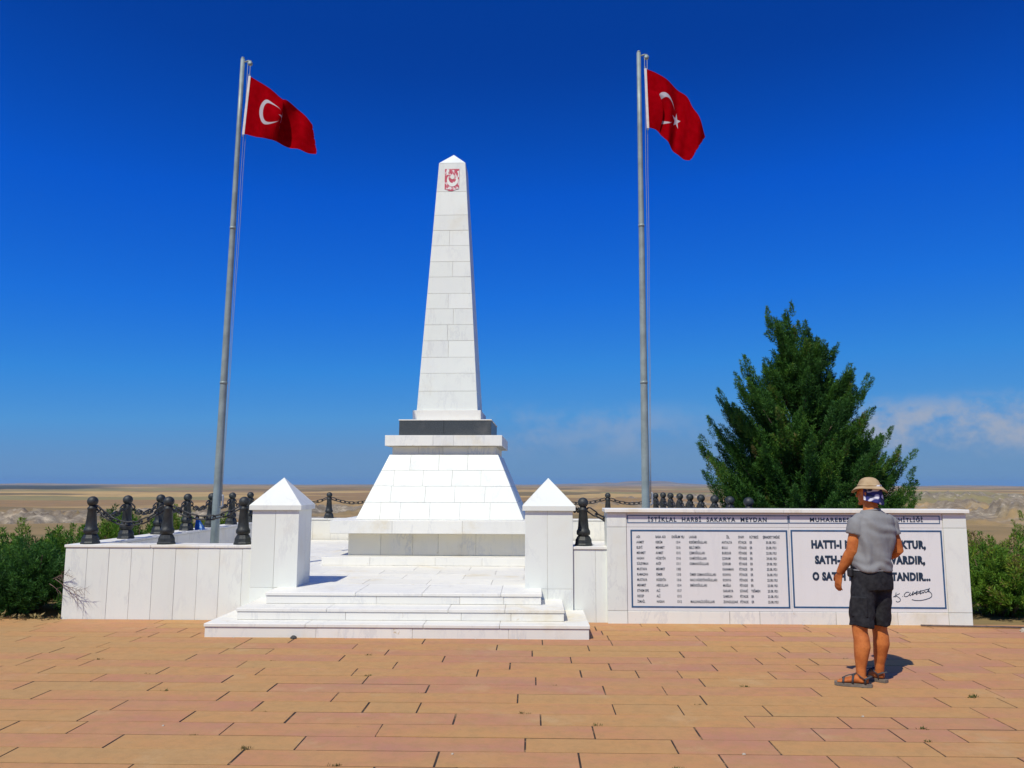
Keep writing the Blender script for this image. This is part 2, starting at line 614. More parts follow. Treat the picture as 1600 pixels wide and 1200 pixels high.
def build_ground():
    a_in = np.arange(-46, 46.01, 0.16)
    a_out = np.arange(46 + 3, 360 - 46 - 2.9, 3.0)
    ang = np.radians(np.concatenate([a_in, a_out]))
    rad = np.concatenate([[2.0, 6.0], np.geomspace(10, 400, 60), np.geomspace(410, 4000, 190), np.geomspace(4100, 62000, 70)])
    A, Rr = np.meshgrid(ang, rad)
    X, Y = Rr * np.sin(A), Rr * np.cos(A)
    Z = terrain_z(X, Y)
    nr, na = X.shape
    verts = np.stack([X, Y, Z], -1).reshape(-1, 3)
    verts = np.vstack([verts, [[0, 0, -0.06]]])
    i = np.arange(nr - 1)[:, None] * na
    j = np.arange(na)[None, :]
    j2 = (j + 1) % na
    q = np.stack([i + j, i + na + j, i + na + j2, i + j2], -1).reshape(-1, 4)
    faces = q.tolist() + [(len(verts) - 1, k, (k + 1) % na) for k in range(na)]
    me = bpy.data.meshes.new('ground')
    me.from_pydata(verts.tolist(), [], faces)
    me.polygons.foreach_set('use_smooth', [True] * len(faces))
    # irrigated dark-green belt far off on the left, plain pasture elsewhere
    r = np.hypot(X, Y)
    az = np.degrees(np.arctan2(X, Y))
    edge = fbm(az / 3.0, az * 0 + 1.0, 4, 77) * 0.35
    belt = sstep(5200, 6200, r * (1 + edge)) * (1 - sstep(14000, 20000, r * (1 + edge))) * (1 - sstep(-31.5, -26, az + 4 * edge))
    at = me.attributes.new('belt', 'FLOAT', 'POINT')
    at.data.foreach_set('value', np.concatenate([belt.reshape(-1), [0]]).astype(np.float32))
    ck = chalk_mask(X, Y)[0]
    ck = sstep(0.30, 0.75, ck + 0.75 * fbm(X / 45.0, Y / 60.0, 6, 63, 0.62))
    at = me.attributes.new('chalk', 'FLOAT', 'POINT')
    at.data.foreach_set('value', np.concatenate([ck.reshape(-1), [0]]).astype(np.float32))
    me.update()

    t = NT('dry_steppe')
    geo = t.new('ShaderNodeNewGeometry')
    pos = geo.outputs['Position']
    mp = t.new('ShaderNodeMapping')
    mp.inputs['Scale'].default_value = (0.0011, 0.0016, 0.0)
    mp.inputs['Rotation'].default_value = (0, 0, 0.25)
    t.link(pos, mp.inputs[0])
    vo = t.new('ShaderNodeTexVoronoi')
    vo.inputs['Scale'].default_value = 1.0
    vo.inputs['Randomness'].default_value = 0.9
    t.link(mp.outputs[0], vo.inputs['Vector'])
    sepc = t.new('ShaderNodeSeparateColor')
    t.link(vo.outputs['Color'], sepc.inputs[0])
    fields = t.ramp(sepc.outputs[0], [(0.0, (0.32, 0.190, 0.070)), (0.22, (0.52, 0.335, 0.105)), (0.42, (0.21, 0.150, 0.062)),
                                      (0.62, (0.29, 0.240, 0.088)), (0.80, (0.46, 0.285, 0.095)), (0.92, (0.30, 0.190, 0.085))], 'CONSTANT')
    fine = t.noise(pos, 0.012, 8, 0.65)
    near = t.ramp(t.noise(pos, 0.02, 8, 0.6), [(0.32, (0.175, 0.138, 0.052)), (0.5, (0.300, 0.200, 0.076)), (0.68, (0.46, 0.280, 0.105))])
    ln = t.new('ShaderNodeVectorMath', operation='LENGTH')
    t.link(pos, ln.inputs[0])
    dist = ln.outputs['Value']
    k = t.mix(t.rng(dist, 700, 1800), near, fields)
    k = t.mix(t.rng(fine, 0.35, 0.7, 0.0, 0.45), k, (0.19, 0.150, 0.072))
    # scrub dots close by
    scr = t.rng(t.noise(pos, 0.35, 5, 0.7), 0.56, 0.66)
    k = t.mix(t.math('MULTIPLY', scr, t.rng(dist, 60, 500, 0.6, 0.0)), k, (0.13, 0.13, 0.055))
    dots = t.rng(t.noise(pos, 0.11, 4, 0.75), 0.60, 0.68)
    k = t.mix(t.math('MULTIPLY', dots, t.rng(dist, 300, 3000, 0.55, 0.0)), k, (0.085, 0.080, 0.038))
    # bare pale marl on the eroded ridges
    ca = t.new('ShaderNodeAttribute', attribute_name='chalk')
    chalkc = t.ramp(t.noise(pos, 0.06, 8, 0.75), [(0.34, (0.13, 0.105, 0.075)), (0.46, (0.21, 0.175, 0.13)), (0.56, (0.31, 0.265, 0.195)), (0.66, (0.62, 0.51, 0.35))])
    k = t.mix(t.math('MULTIPLY', ca.outputs['Fac'], 0.85), k, chalkc)
    att = t.new('ShaderNodeAttribute', attribute_name='belt')
    k = t.mix(t.math('MULTIPLY', att.outputs['Fac'], 0.85), k, (0.045, 0.065, 0.06))
    hs = t.new('ShaderNodeHueSaturation')
    hs.inputs['Saturation'].default_value = 0.90
    hs.inputs['Value'].default_value = 0.95
    t.link(k, hs.inputs['Color'])
    t.base(hs.outputs[0])
    m = t.put(0.95, 0, 0.1)
    t.bump(t.noise(pos, 1.5, 6, 0.7), 0.5, 0.15)
    me.materials.append(m)
    o = bpy.data.objects.new('ground', me)
    COL.objects.link(o)
    tag(o, 'dry brown steppe with pale chalk hills running out to the horizon', 'ground', kind='structure')
    return o


build_ground()

# ------------------------------------------------------------------ pavement
ROW0, ROWH = 4.977, 0.281
JOINTS = {0: [-3.33, -1.85, -0.59, 0.3, 1.19, 1.87, 2.31], 1: [-2.78, -1.53, -0.04, 0.94, 1.59, 2.62], 2: [-3.19, -2.13, -1.06, 0.43, 1.15, 1.97, 2.5, 2.92],
          3: [-2.53, -1.77, -0.56, 0.07, 1.58, 2.26, 2.65], 4: [-3.19, -2.11, -1.27, -0.86, 0.63, 1.14, 1.79, 3.38], 5: [-3.98, -2.49, -1.58, -0.11, 1.37, 2.67, 3.25],
          6: [-4.31, -3.18, -2.18, -0.87, 0.61, 1.11, 3.82], 7: [-3.82, -2.67, -1.45, 0.04, 1.48, 3.43, 3.87],
          8: [-4.46, -3.38, -2.48, -1.61, -0.49, 0.45, 0.96, 1.34, 2.17, 2.63], 9: [-4.85, -4.25, -2.75, -1.29, -0.2, 0.74, 1.72, 2.52, 4.24],
          10: [-4.44, -3.36, -1.86, -0.86, 0.39, 1.15, 2.21, 2.74, 3.91, 4.59], 11: [-4.88, -1.47, 0.01, 1.52], 12: [-4.55, -1.86, -0.36, 0.6, 2.12, 2.65, 3.06, 4.43],
          13: [-5.1, 0.12, 3.06, 4.01], 14: [-4.28, 2.66], 15: [-4.56, 2.84, 3.44, 4.24]}


def slab_material():
    t = NT('tinted_concrete_paving')
    geo = t.new('ShaderNodeNewGeometry')
    pos = geo.outputs['Position']
    rv = t.new('ShaderNodeMath', operation='FRACT')
    t.setin(rv, 0, t.math('ADD', t.rand(), geo.outputs['Random Per Island']))
    rv = rv.outputs[0]
    sep = t.new('ShaderNodeSeparateXYZ')
    t.link(pos, sep.inputs[0])
    # the batches laid towards the right are pinker
    mpv = t.new('ShaderNodeMapping')
    mpv.inputs['Scale'].default_value = (0.9, 2.2, 1.0)
    t.link(pos, mpv.inputs[0])
    blend = t.math('SUBTRACT', t.noise(mpv.outputs[0], 1.6, 5, 0.6), 0.5)
    sh = t.math('ADD', t.math('MULTIPLY', rv, 0.72), t.math('MULTIPLY', sep.outputs[0], 0.040))
    sh = t.math('ADD', t.math('ADD', sh, 0.12), t.math('MULTIPLY', blend, 1.25))
    k = t.ramp(sh, [(0.0, (0.450, 0.262, 0.104)), (0.32, (0.490, 0.258, 0.098)), (0.52, (0.485, 0.238, 0.104)), (0.74, (0.460, 0.212, 0.116)), (1.0, (0.425, 0.196, 0.130))])
    mot = t.noise(pos, 2.6, 7, 0.62)
    k = t.mix(t.rng(mot, 0.35, 0.7, 0.0, 0.35), k, (0.46, 0.275, 0.12))
    gr = t.noise(pos, 90, 3, 0.7)
    k = t.mix(t.rng(gr, 0.5, 0.75, 0.0, 0.35), k, (0.30, 0.19, 0.085))
    dirt = t.rng(t.noise(pos, 0.8, 7, 0.65), 0.52, 0.78, 0.0, 0.35)
    k = t.mix(dirt, k, (0.33, 0.235, 0.115))
    med = t.rng(t.noise(pos, 9, 7, 0.78), 0.42, 0.64, 0.0, 0.45)
    k = t.mix(med, k, (0.34, 0.205, 0.085))
    spot = t.rng(t.noise(pos, 11, 5, 0.7), 0.64, 0.73, 0.0, 0.5)
    k = t.mix(spot, k, (0.20, 0.135, 0.085))
    pale = t.rng(t.noise(t.vmath('ADD', pos, (9.0, 3.0, 0.0)), 1.7, 8, 0.7), 0.55, 0.70, 0.0, 0.35)
    k = t.mix(pale, k, (0.52, 0.36, 0.19))
    t.base(k)
    m = t.put(0.85, 0, 0.25)
    t.bump(t.noise(pos, 45, 6, 0.7), 0.35, 0.006)
    return m


M['slab'] = slab_material()


def build_pavement():
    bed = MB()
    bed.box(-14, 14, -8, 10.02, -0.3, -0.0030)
    t = NT('joint_soil_and_shade')  # joint soil, darkened further to stand in for shade between slab ends
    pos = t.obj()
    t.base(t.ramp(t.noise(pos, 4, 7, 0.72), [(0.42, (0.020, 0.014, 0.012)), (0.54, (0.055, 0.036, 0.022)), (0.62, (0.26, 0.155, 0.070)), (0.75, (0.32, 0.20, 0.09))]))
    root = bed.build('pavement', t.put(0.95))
    tag(root, 'forecourt of long pink and tan concrete paving slabs', 'pavement', kind='structure')
    slabs = []
    xlim = 13.5
    for k in range(-43, 18):
        y0 = ROW0 + k * ROWH
        js = list(JOINTS.get(k, []))
        if not js:
            js = [random.uniform(-0.7, 0.7)]
        full = sorted(js)
        i = 0
        while i < len(full) - 1:
            if full[i + 1] - full[i] > 1.6:
                full.insert(i + 1, full[i] + min(random.choice((0.48, 0.75, 1.0, 1.25, 1.45)), (full[i + 1] - full[i]) * 0.7))
            i += 1
        while full[0] > -xlim:
            full.insert(0, full[0] - random.choice((0.5, 0.75, 1.0, 1.25, 1.48)))
        while full[-1] < xlim:
            full.append(full[-1] + random.choice((0.5, 0.75, 1.0, 1.25, 1.48)))
        for a, b in zip(full[:-1], full[1:]):
            slabs.append((a, b, y0, y0 + ROWH))

    def seen(s):
        xm, ym = (s[0] + s[1]) / 2, (s[2] + s[3]) / 2
        if ym < 4.7 or ym > 9.99:
            return -1
        lim = ym * 0.68 + 0.5
        if abs(xm + 0.02 * ym) > lim:
            return -1
        return (s[1] - s[0]) / ym ** 2
    slabs.sort(key=seen, reverse=True)
    rest = MB()
    n = 0
    for i, s in enumerate(slabs):
        vis = seen(s) > 0 and n < 298
        g1 = 0.0045 + random.random() ** 2 * 0.0045
        ge = 0.0035 + random.random() * 0.0045
        dz = random.uniform(-0.0006, 0.0016)
        tx, ty = random.uniform(-0.0012, 0.0012), random.uniform(-0.006, 0.006)
        xm, ym = (s[0] + s[1]) / 2, (s[2] + s[3]) / 2
        x0, x1, y0, y1 = s[0] + ge, s[1] - ge, s[2] + g1, s[3] - g1

        def zz(x, y):
            return dz + tx * (x - xm) + ty * (y - ym)
        mb = MB() if vis else rest
        q = [Vector((x0, y0, zz(x0, y0))), Vector((x1, y0, zz(x1, y0))), Vector((x1, y1, zz(x1, y1))), Vector((x0, y1, zz(x0, y1)))]
        mb.panel(q, (0, 0, 1), 0.04, 0.0012)
        if vis:
            mb.build('paving_slab', M['slab'], root)
            n += 1
    ro = rest.build('paving_slab_field', M['slab'], root)
    ro['kind'] = 'stuff'


build_pavement()

# ------------------------------------------------------------------ platform inside the parapet
AX = -1.51                      # axis of the memorial
PZ = 0.41                       # platform level
FX0, FX1, FY0, FY1 = -5.93, 3.08, 10.02, 18.75


def build_platform():
    mb = MB()
    mb.box(FX0 + 0.36, FX1 - 0.36, 10.36, FY1 - 0.36, -0.5, PZ - 0.02)
    root = mb.build('platform', M['mortar'])
    tag(root, 'raised white marble platform floor behind the gate piers', 'platform', kind='structure')
    y = 10.36
    w, d = 0.84, 0.56
    r = 0
    while y < FY1 - 0.4:
        y2 = min(y + d, FY1 - 0.37)
        x = FX0 + 0.37 - (0.42 if r % 2 else 0)
        while x < FX1 - 0.38:
            a, b = max(x, FX0 + 0.365), min(x + w, FX1 - 0.365)
            if b - a > 0.05 and not (y > 12.9 and y2 < 16.1 and a > AX - 1.6 and b < AX + 1.6):
                p = MB()
                g = 0.002
                zq = PZ + random.uniform(-0.001, 0.001)
                p.panel([(a + g, y + g, zq), (b - g, y + g, zq), (b - g, y2 - g, zq), (a + g, y2 - g, zq)], (0, 0, 1), 0.03, 0.002)
                p.build('floor_slab', M['marble_floor'], root)
            x += w
        y += d
        r += 1


build_platform()


def build_steps():
    root = empty('entrance_steps', (AX, 9.4, 0), 'three white marble entrance steps in front of the obelisk between the gate piers', 'steps')
    off = (AX, 9.4, 0)
    data = [(-3.665, 0.652, 8.92, 0.0, 0.150), (-3.40, 0.385, 9.17, 0.150, 0.279), (-3.19, 0.130, 9.53, 0.279, PZ)]
    backs = [10.03, 10.03, 10.36]
    for i, ((x0, x1, y0, z0, z1), yb) in enumerate(zip(data, backs)):
        th = 0.036
        core = MB()
        core.box(x0 + 0.018, x1 - 0.018, y0 + 0.018, yb - 0.02, z0 + (0.001 if i else -0.2), z1 - th - 0.001)
        st = core.build('step', M['mortar'], root, off)
        # riser stones
        js = {0: [-2.40, -1.32, -0.25], 1: [-2.13, -0.80, 0.02 - 0.25], 2: [-1.85, -0.85, -0.28 - 0.05]}[i]
        rows = [z0 + (0.0015 if i else -0.05), z1 - th - 0.0015]
        clad('riser_stone', M['marble_step'], st, (0, y0 + 0.012, 0), (1, 0, 0), (0, 0, 1), (0, -1, 0), rows, [js],
             lambda v, a=x0: a + 0.012, lambda v, a=x1: a - 0.012, 0.025, 0.004, 0.002, off)
        for sx, xx in ((-1, x0 + 0.012), (1, x1 - 0.012)):
            U = Vector((0, -1, 0)) if sx < 0 else Vector((0, 1, 0))
            O = (xx, yb - 0.02, 0) if sx < 0 else (xx, y0 + 0.040, 0)
            L = yb - 0.02 - y0 - 0.040
            clad('riser_stone', M['marble_step'], st, O, U, (0, 0, 1), (sx, 0, 0), rows, [[]],
                 lambda v: 0.0, lambda v, L=L: L, 0.025, 0.004, 0.002, off)
        # tread slabs with a small nosing
        tj = {0: [-2.52, -1.20, -0.05 - 0.3], 1: [-2.35, -0.95, -0.10 - 0.2], 2: [-2.1, -1.30, -0.36]}[i]
        xs = [x0] + tj + [x1]
        for a, b in zip(xs[:-1], xs[1:]):
            p = MB()
            p.box(a + 0.0015, b - 0.0015, y0, yb - 0.003, z1 - th, z1 + random.uniform(-0.001, 0.001), 0.004)
            p.build('tread_slab', M['marble_step'], st, off)


build_steps()


# ------------------------------------------------------------------ gate piers
def build_pier(cx, label, jx):
    w, y0, d = 0.30, 10.0, 0.575
    off = (cx, y0 + d / 2, 0)
    root = empty('gate_pier', off, label, 'pier', 'gate piers beside the steps')
    zt = 1.372
    core = MB()
    core.box(cx - w + 0.006, cx + w - 0.006, y0 + 0.006, y0 + d - 0.006, -0.1, zt)
    c = core.build('pier_core', M['mortar'], root, off)
    rows = [-0.05, 0.405, zt - 0.001]
    j2 = [[jx], [jx]]
    clad('marble_panel', M['marble'], c, (cx, y0, 0), (1, 0, 0), (0, 0, 1), (0, -1, 0), rows, j2, lambda v: -w, lambda v: w, 0.022, 0.003, 0.003, off)
    clad('marble_panel', M['marble'], c, (cx, y0 + d, 0), (-1, 0, 0), (0, 0, 1), (0, 1, 0), rows, j2, lambda v: -w, lambda v: w, 0.022, 0.003, 0.003, off)
    hd = d / 2 - 0.0235
    for s in (-1, 1):
        clad('marble_panel', M['marble'], c, (cx + s * w, y0 + d / 2, 0), (0, s, 0), (0, 0, 1), (s, 0, 0), rows, [[0.02], [0.02]],
             lambda v: -hd, lambda v: hd, 0.022, 0.003, 0.003, off)
    cap = MB()
    e = 0.034
    za, zb, zc = zt, zt + 0.058, 1.785
    xs, ys = (cx - w - e, cx + w + e), (y0 - e, y0 + d + e)
    vs_ = [(xs[0], ys[0], za), (xs[1], ys[0], za), (xs[1], ys[1], za), (xs[0], ys[1], za),
           (xs[0], ys[0], zb), (xs[1], ys[0], zb), (xs[1], ys[1], zb), (xs[0], ys[1], zb), (cx, y0 + d / 2, zc)]
    cap.add(vs_, [(3, 2, 1, 0), (0, 1, 5, 4), (1, 2, 6, 5), (2, 3, 7, 6), (3, 0, 4, 7), (4, 5, 8), (5, 6, 8), (6, 7, 8), (7, 4, 8)])
    cap.build('pyramid_cap', M['marble'], root, off)


build_pier(-3.25, 'white marble gate pier with pyramid cap at the end of the long left parapet', 0.0)
build_pier(0.225, 'white marble gate pier with pyramid cap nearest the inscription wall', -0.02)


# ------------------------------------------------------------------ parapet walls
COPZ = 0.925


def parapet(name, label, p0, p1, face, thick=0.34, panel_w=0.285, inner=True, z0=-0.1, zt=COPZ, inner_z0=None, cop_over=0.014, ends=(True, True)):
    """straight wall from p0 to p1 (outer line); face = outward normal; thickness goes inward"""
    p0, p1, N = Vector((p0[0], p0[1], 0)), Vector((p1[0], p1[1], 0)), Vector((face[0], face[1], 0))
    U = (p1 - p0).normalized()
    L = (p1 - p0).length
    mid = (p0 + p1) / 2 - N * thick / 2
    off = (mid.x, mid.y, 0)
    root = empty(name, off, label, 'wall', 'parapet walls round the platform')
    ch = 0.034

    def slabbox(mb, u0, u1, n0, n1, za, zb, b):
        c = [p0 + U * u0 - N * n0, p0 + U * u1 - N * n1]
        x0, x1 = sorted((c[0].x, c[1].x))
        y0, y1 = sorted((c[0].y, c[1].y))
        mb.box(x0, x1, y0, y1, za, zb, b)
    core = MB()
    slabbox(core, 0.006, L - 0.006, 0.006, thick - 0.006, z0, zt - ch - 0.002, 0)
    c = core.build('wall_core', M['mortar'], root, off)
    rows = [z0 + 0.02, zt - ch - 0.003]
    j = cuts(0, L, panel_w, 0.004)
    clad('marble_panel', M['marble'], c, p0, U, (0, 0, 1), N, rows, [j], lambda v: 0.0, lambda v: L, 0.022, 0.003, 0.003, off)
    if inner:
        zi = inner_z0 if inner_z0 is not None else z0 + 0.02
        clad('marble_panel', M['marble_floor'], c, p1 - N * thick, -U, (0, 0, 1), -N, [zi, zt - ch - 0.003], [cuts(0, L, 0.42, 0.004)],
             lambda v: 0.0, lambda v: L, 0.022, 0.003, 0.003, off)
    for k, (pp, d, fl) in enumerate(((p0, -U, ends[0]), (p1, U, ends[1]))):
        if not fl:
            continue
        O = pp - N * (thick / 2)
        UU = Vector((0, 0, 1)).cross(d)
        hd = thick / 2 - 0.0235
        clad('marble_panel', M['marble'], c, O, UU, (0, 0, 1), d, rows, [[]], lambda v: -hd, lambda v: hd, 0.022, 0.003, 0.003, off)
    cj = [0.0] + cuts(0, L, 1.12, 0.05) + [L]
    for a, b in zip(cj[:-1], cj[1:]):
        m = MB()
        a_ = a - (cop_over if a == 0.0 and ends[0] else -0.0015)
        b_ = b + (cop_over if b == L and ends[1] else -0.0015)
        slabbox(m, a_, b_, -cop_over, thick + cop_over, zt - ch, zt + random.uniform(-0.001, 0.001), 0.004)
        m.build('coping_slab', M['marble_step'], root, off)


parapet('parapet_wall', 'low white marble parapet in front, left of the gate piers, with three bollards', (-5.95, 10.035), (-3.553, 10.035), (0, -1), ends=(True, True))
parapet('parapet_wall', 'short piece of low white parapet squeezed between gate pier and inscription wall', (0.529, 10.035), (3.10, 10.035), (0, -1), ends=(True, True))
parapet('parapet_wall', 'white parapet running back along the left side of the platform', (-5.95, 18.42), (-5.95, 10.392), (-1, 0), ends=(False, False))
parapet('parapet_wall', 'white parapet running back along the right side behind the inscription wall', (3.10, 10.392), (3.10, 18.42), (1, 0), ends=(False, False))
parapet('parapet_wall', 'white parapet across the far back of the platform behind the obelisk', (3.10, 18.78), (-5.95, 18.78), (0, 1), ends=(True, True), zt=0.90)


# ------------------------------------------------------------------ obelisk
def build_obelisk():
    Yc = 14.5
    cx = -1.497
    root = empty('obelisk', (cx, Yc, PZ), 'tall white marble obelisk on a sloped base with a black stone band', 'obelisk', rz=R(-1.03))
    Z = PZ

    def square(name, a, z0, z1, mat, js=None, parent=root, blk='marble_slab', t=0.03):
        z0, z1 = z0 - Z, z1 - Z
        core = MB()
        core.box(-a + 0.006, a - 0.006, -a + 0.006, a - 0.006, z0, z1 - 0.004)
        c = core.build(name, M['mortar'] if mat is not M['granite'] else M['granite'], parent)
        js = js or []
        top = MB()
        for s, (O, U, N) in enumerate((((0, -a, 0), (1, 0, 0), (0, -1, 0)), ((0, a, 0), (-1, 0, 0), (0, 1, 0)),
                                       ((a, 0, 0), (0, 1, 0), (1, 0, 0)), ((-a, 0, 0), (0, -1, 0), (-1, 0, 0)))):
            h = a if s < 2 else a - t - 0.001
            jj = [q for q in js if abs(q) < h - 0.05]
            clad(blk, mat, c, O, U, (0, 0, 1), N, [z0, z1], [jj], lambda v: -h, lambda v: h, t, 0.004, 0.003)
        b = a - t - 0.001
        top.box(-b, b, -b, b, z1 - 0.02, z1 - 0.0015)
        top.build('top_slab', mat, c)
        return c

    def slope(name, a0, z0, a1, z1, courses, joints, mat, blk='marble_block', t=0.03):
        z0, z1 = z0 - Z, z1 - Z
        core = MB()
        e = 0.006
        core.frustum(0, 0, a0 - e, a0 - e, z0, a1 - e, a1 - e, z1)
        c = core.build(name, M['mortar'], root)
        H = z1 - z0
        sl = math.hypot(H, a0 - a1)
        for s, (d, U) in enumerate((((0, -1), (1, 0)), ((0, 1), (-1, 0)), ((1, 0), (0, 1)), ((-1, 0), (0, -1)))):
            D = Vector((d[0], d[1], 0))
            V = (Vector((0, 0, H)) - D * (a0 - a1)).normalized()
            N = (D * H + Vector((0, 0, a0 - a1))).normalized()
            O = D * a0 + Vector((0, 0, z0))
            ins = 0.0 if s < 2 else t + 0.001
            clad(blk, mat, c, O, (U[0], U[1], 0), V, N, [q * sl for q in courses], joints if s == 0 else [[x * (-1 if s == 1 else 1) + 0.03 for x in j][::(-1 if s == 1 else 1)] for j in joints],
                 lambda v: -(a0 + (a1 - a0) * v / sl) + ins, lambda v: (a0 + (a1 - a0) * v / sl) - ins, t, 0.004, 0.003)
        return c

    square('plinth_step', 1.83, PZ + 0.001, 0.540, M['marble_step'], [-1.05, 0.0, 0.75])
    square('plinth_wall', 1.49, 0.541, 0.905, M['marble_aged_bounce'], [-0.95, -0.42, 0.0, 0.62])
    square('plinth_slab', 1.737, 0.906, 1.115, M['marble_step'], [-0.72, 0.42])
    # sloped base, four courses: joints read from the photograph (metres from the axis)
    c = [0, 0.258, 0.505, 0.752, 1.0]
    px = lambda z, y: (z / 5 + 530 - 693.5) / 1220 * y
    j0 = [px(355, 13.2), px(508, 13.2), px(738, 13.2), px(972, 13.2), px(1205, 13.2)]
    j1 = [px(425, 13.25), px(695, 13.25), px(925, 13.25), px(1160, 13.25)]
    j2 = [px(440, 13.35), px(668, 13.35), px(895, 13.35), px(1122, 13.35)]
    j3 = [px(560, 13.5), px(785, 13.5), px(1010, 13.5)]
    slope('sloped_base', 1.401, 1.116, 0.944, 2.209, c, [j0, j1, j2, j3], M['marble'])
    square('neck', 0.905, 2.210, 2.358, M['marble_aged_bounce'], [-0.45, -0.02, 0.42])
    square('cornice', 1.017, 2.359, 2.545, M['marble_step'], [-0.18, 0.18])
    square('black_band', 0.813, 2.546, 2.812, M['granite'], [-0.02], blk='granite_slab')
    square('white_bed_slab', 0.822, 2.813, 2.836, M['marble_step'], [])
    square('shaft_plinth', 0.612, 2.837, 3.017, M['marble_step'], [])
    zs = [3.018, 3.368, 3.697, 3.994, 4.304, 4.605, 4.909, 5.202, 5.522, 5.820, 6.133, 6.436, 6.741, 7.215, 7.80]
    cc = [(z - zs[0]) / (zs[-1] - zs[0]) for z in zs]
    jj = [[-0.02], [0.02], [], [0.0], [-0.02], [0.08], [-0.02], [], [0.05], [], [-0.02], [], [], []]
    jj[0], jj[1] = [], []
    slope('shaft', 0.549, 3.018, 0.252, 7.80, cc, jj, M['marble'])
    cap = MB()
    a = 0.252
    z0, z1 = 7.801 - Z, 8.07 - Z
    cap.add([(-a, -a, z0), (a, -a, z0), (a, a, z0), (-a, a, z0), (0, 0, z1)], [(3, 2, 1, 0), (0, 1, 4), (1, 2, 4), (2, 3, 4), (3, 0, 4)])
    cap.build('pyramidion', M['marble'], root)
    # worn red emblem painted on a slab below the point
    t = NT('worn_red_paint')
    p = t.obj()
    n = t.noise(p, 9, 6, 0.7)
    t.base(t.mix(t.rng(n, 0.50, 0.60), (0.50, 0.06, 0.10), (0.76, 0.66, 0.65)))
    red = t.put(0.7)
    sl_x = (0.549 - 0.252) / (7.80 - 3.018)

    def fp(x, z, d=0.004):
        a_ = 0.549 - sl_x * (z - 3.018)
        return (x, -a_ - d, z - Z)
    em = MB()
    ex0, ex1, ez0, ez1 = -0.135, 0.140, 7.235, 7.675
    # ragged outline: the foot of the panel has flaked away
    tp = [(ex0, ez0 + 0.03), (ex0 + 0.04, ez0 + 0.02), (ex0 + 0.08, ez0 - 0.005), (ex0 + 0.14, ez0 - 0.012), (ex0 + 0.19, ez0 + 0.01), (ex1 - 0.02, ez0 + 0.03), (ex1, ez0 + 0.03), (ex1, ez1), (ex0, ez1)]
    em.add([fp(x, z, 0.006) for x, z in tp] + [fp(x, z, -0.004) for x, z in tp],
           [tuple(range(len(tp)))] + [(i + len(tp), (i + 1) % len(tp) + len(tp), (i + 1) % len(tp), i) for i in range(len(tp))])
    e = em.build('emblem', red, root)
    mx, mz = 0.012, 7.475
    # crescent, horns up
    cr = MB()
    outer, inner = [], []
    for i in range(25):
        an = R(150 + 240 * i / 24)
        outer.append((mx + 0.105 * math.cos(an), mz - 0.03 + 0.13 * math.sin(an)))
        inner.append((mx + 0.075 * math.cos(an), mz + 0.015 + 0.105 * math.sin(an)))
    pts = [fp(x, z, 0.009) for x, z in outer] + [fp(x, z, 0.009) for x, z in inner]
    cr.add(pts, [(i, i + 1, 26 + i, 25 + i) for i in range(24)])
    cr.build('crescent', M['marble'], e)
    st = MB()
    ring = [fp(mx + 0.045 * math.cos(R(30 * i)) * (1 if i % 2 else 0.86), mz + 0.035 + 0.05 * math.sin(R(30 * i)) * (1 if i % 2 else 0.86), 0.010) for i in range(12)]
    st.add(ring, [tuple(range(12))])
    st.build('rosette', M['marble'], e)
    for pl in ([(-0.095, 7.66), (-0.10, 7.55), (-0.06, 7.56), (-0.075, 7.60), (-0.05, 7.63), (-0.06, 7.665)],
               [(0.10, 7.62), (0.135, 7.64), (0.135, 7.50), (0.11, 7.52), (0.12, 7.575)],
               [(-0.075, 7.26), (-0.055, 7.31), (-0.04, 7.26)], [(0.03, 7.245), (0.05, 7.28), (0.06, 7.25)], [(0.08, 7.27), (0.12, 7.295), (0.13, 7.27)]):
        w = MB()
        ctr = Vector((sum(x for x, z in pl) / len(pl), 0, sum(z for x, z in pl) / len(pl)))
        w.add([fp(x, z, 0.009) for x, z in pl], [tuple(range(len(pl)))[::(-1 if (pl[1][0] - pl[0][0]) * (pl[2][1] - pl[0][1]) - (pl[1][1] - pl[0][1]) * (pl[2][0] - pl[0][0]) < 0 else 1)]])
        w.build('bare_patch', M['marble'], e)


build_obelisk()


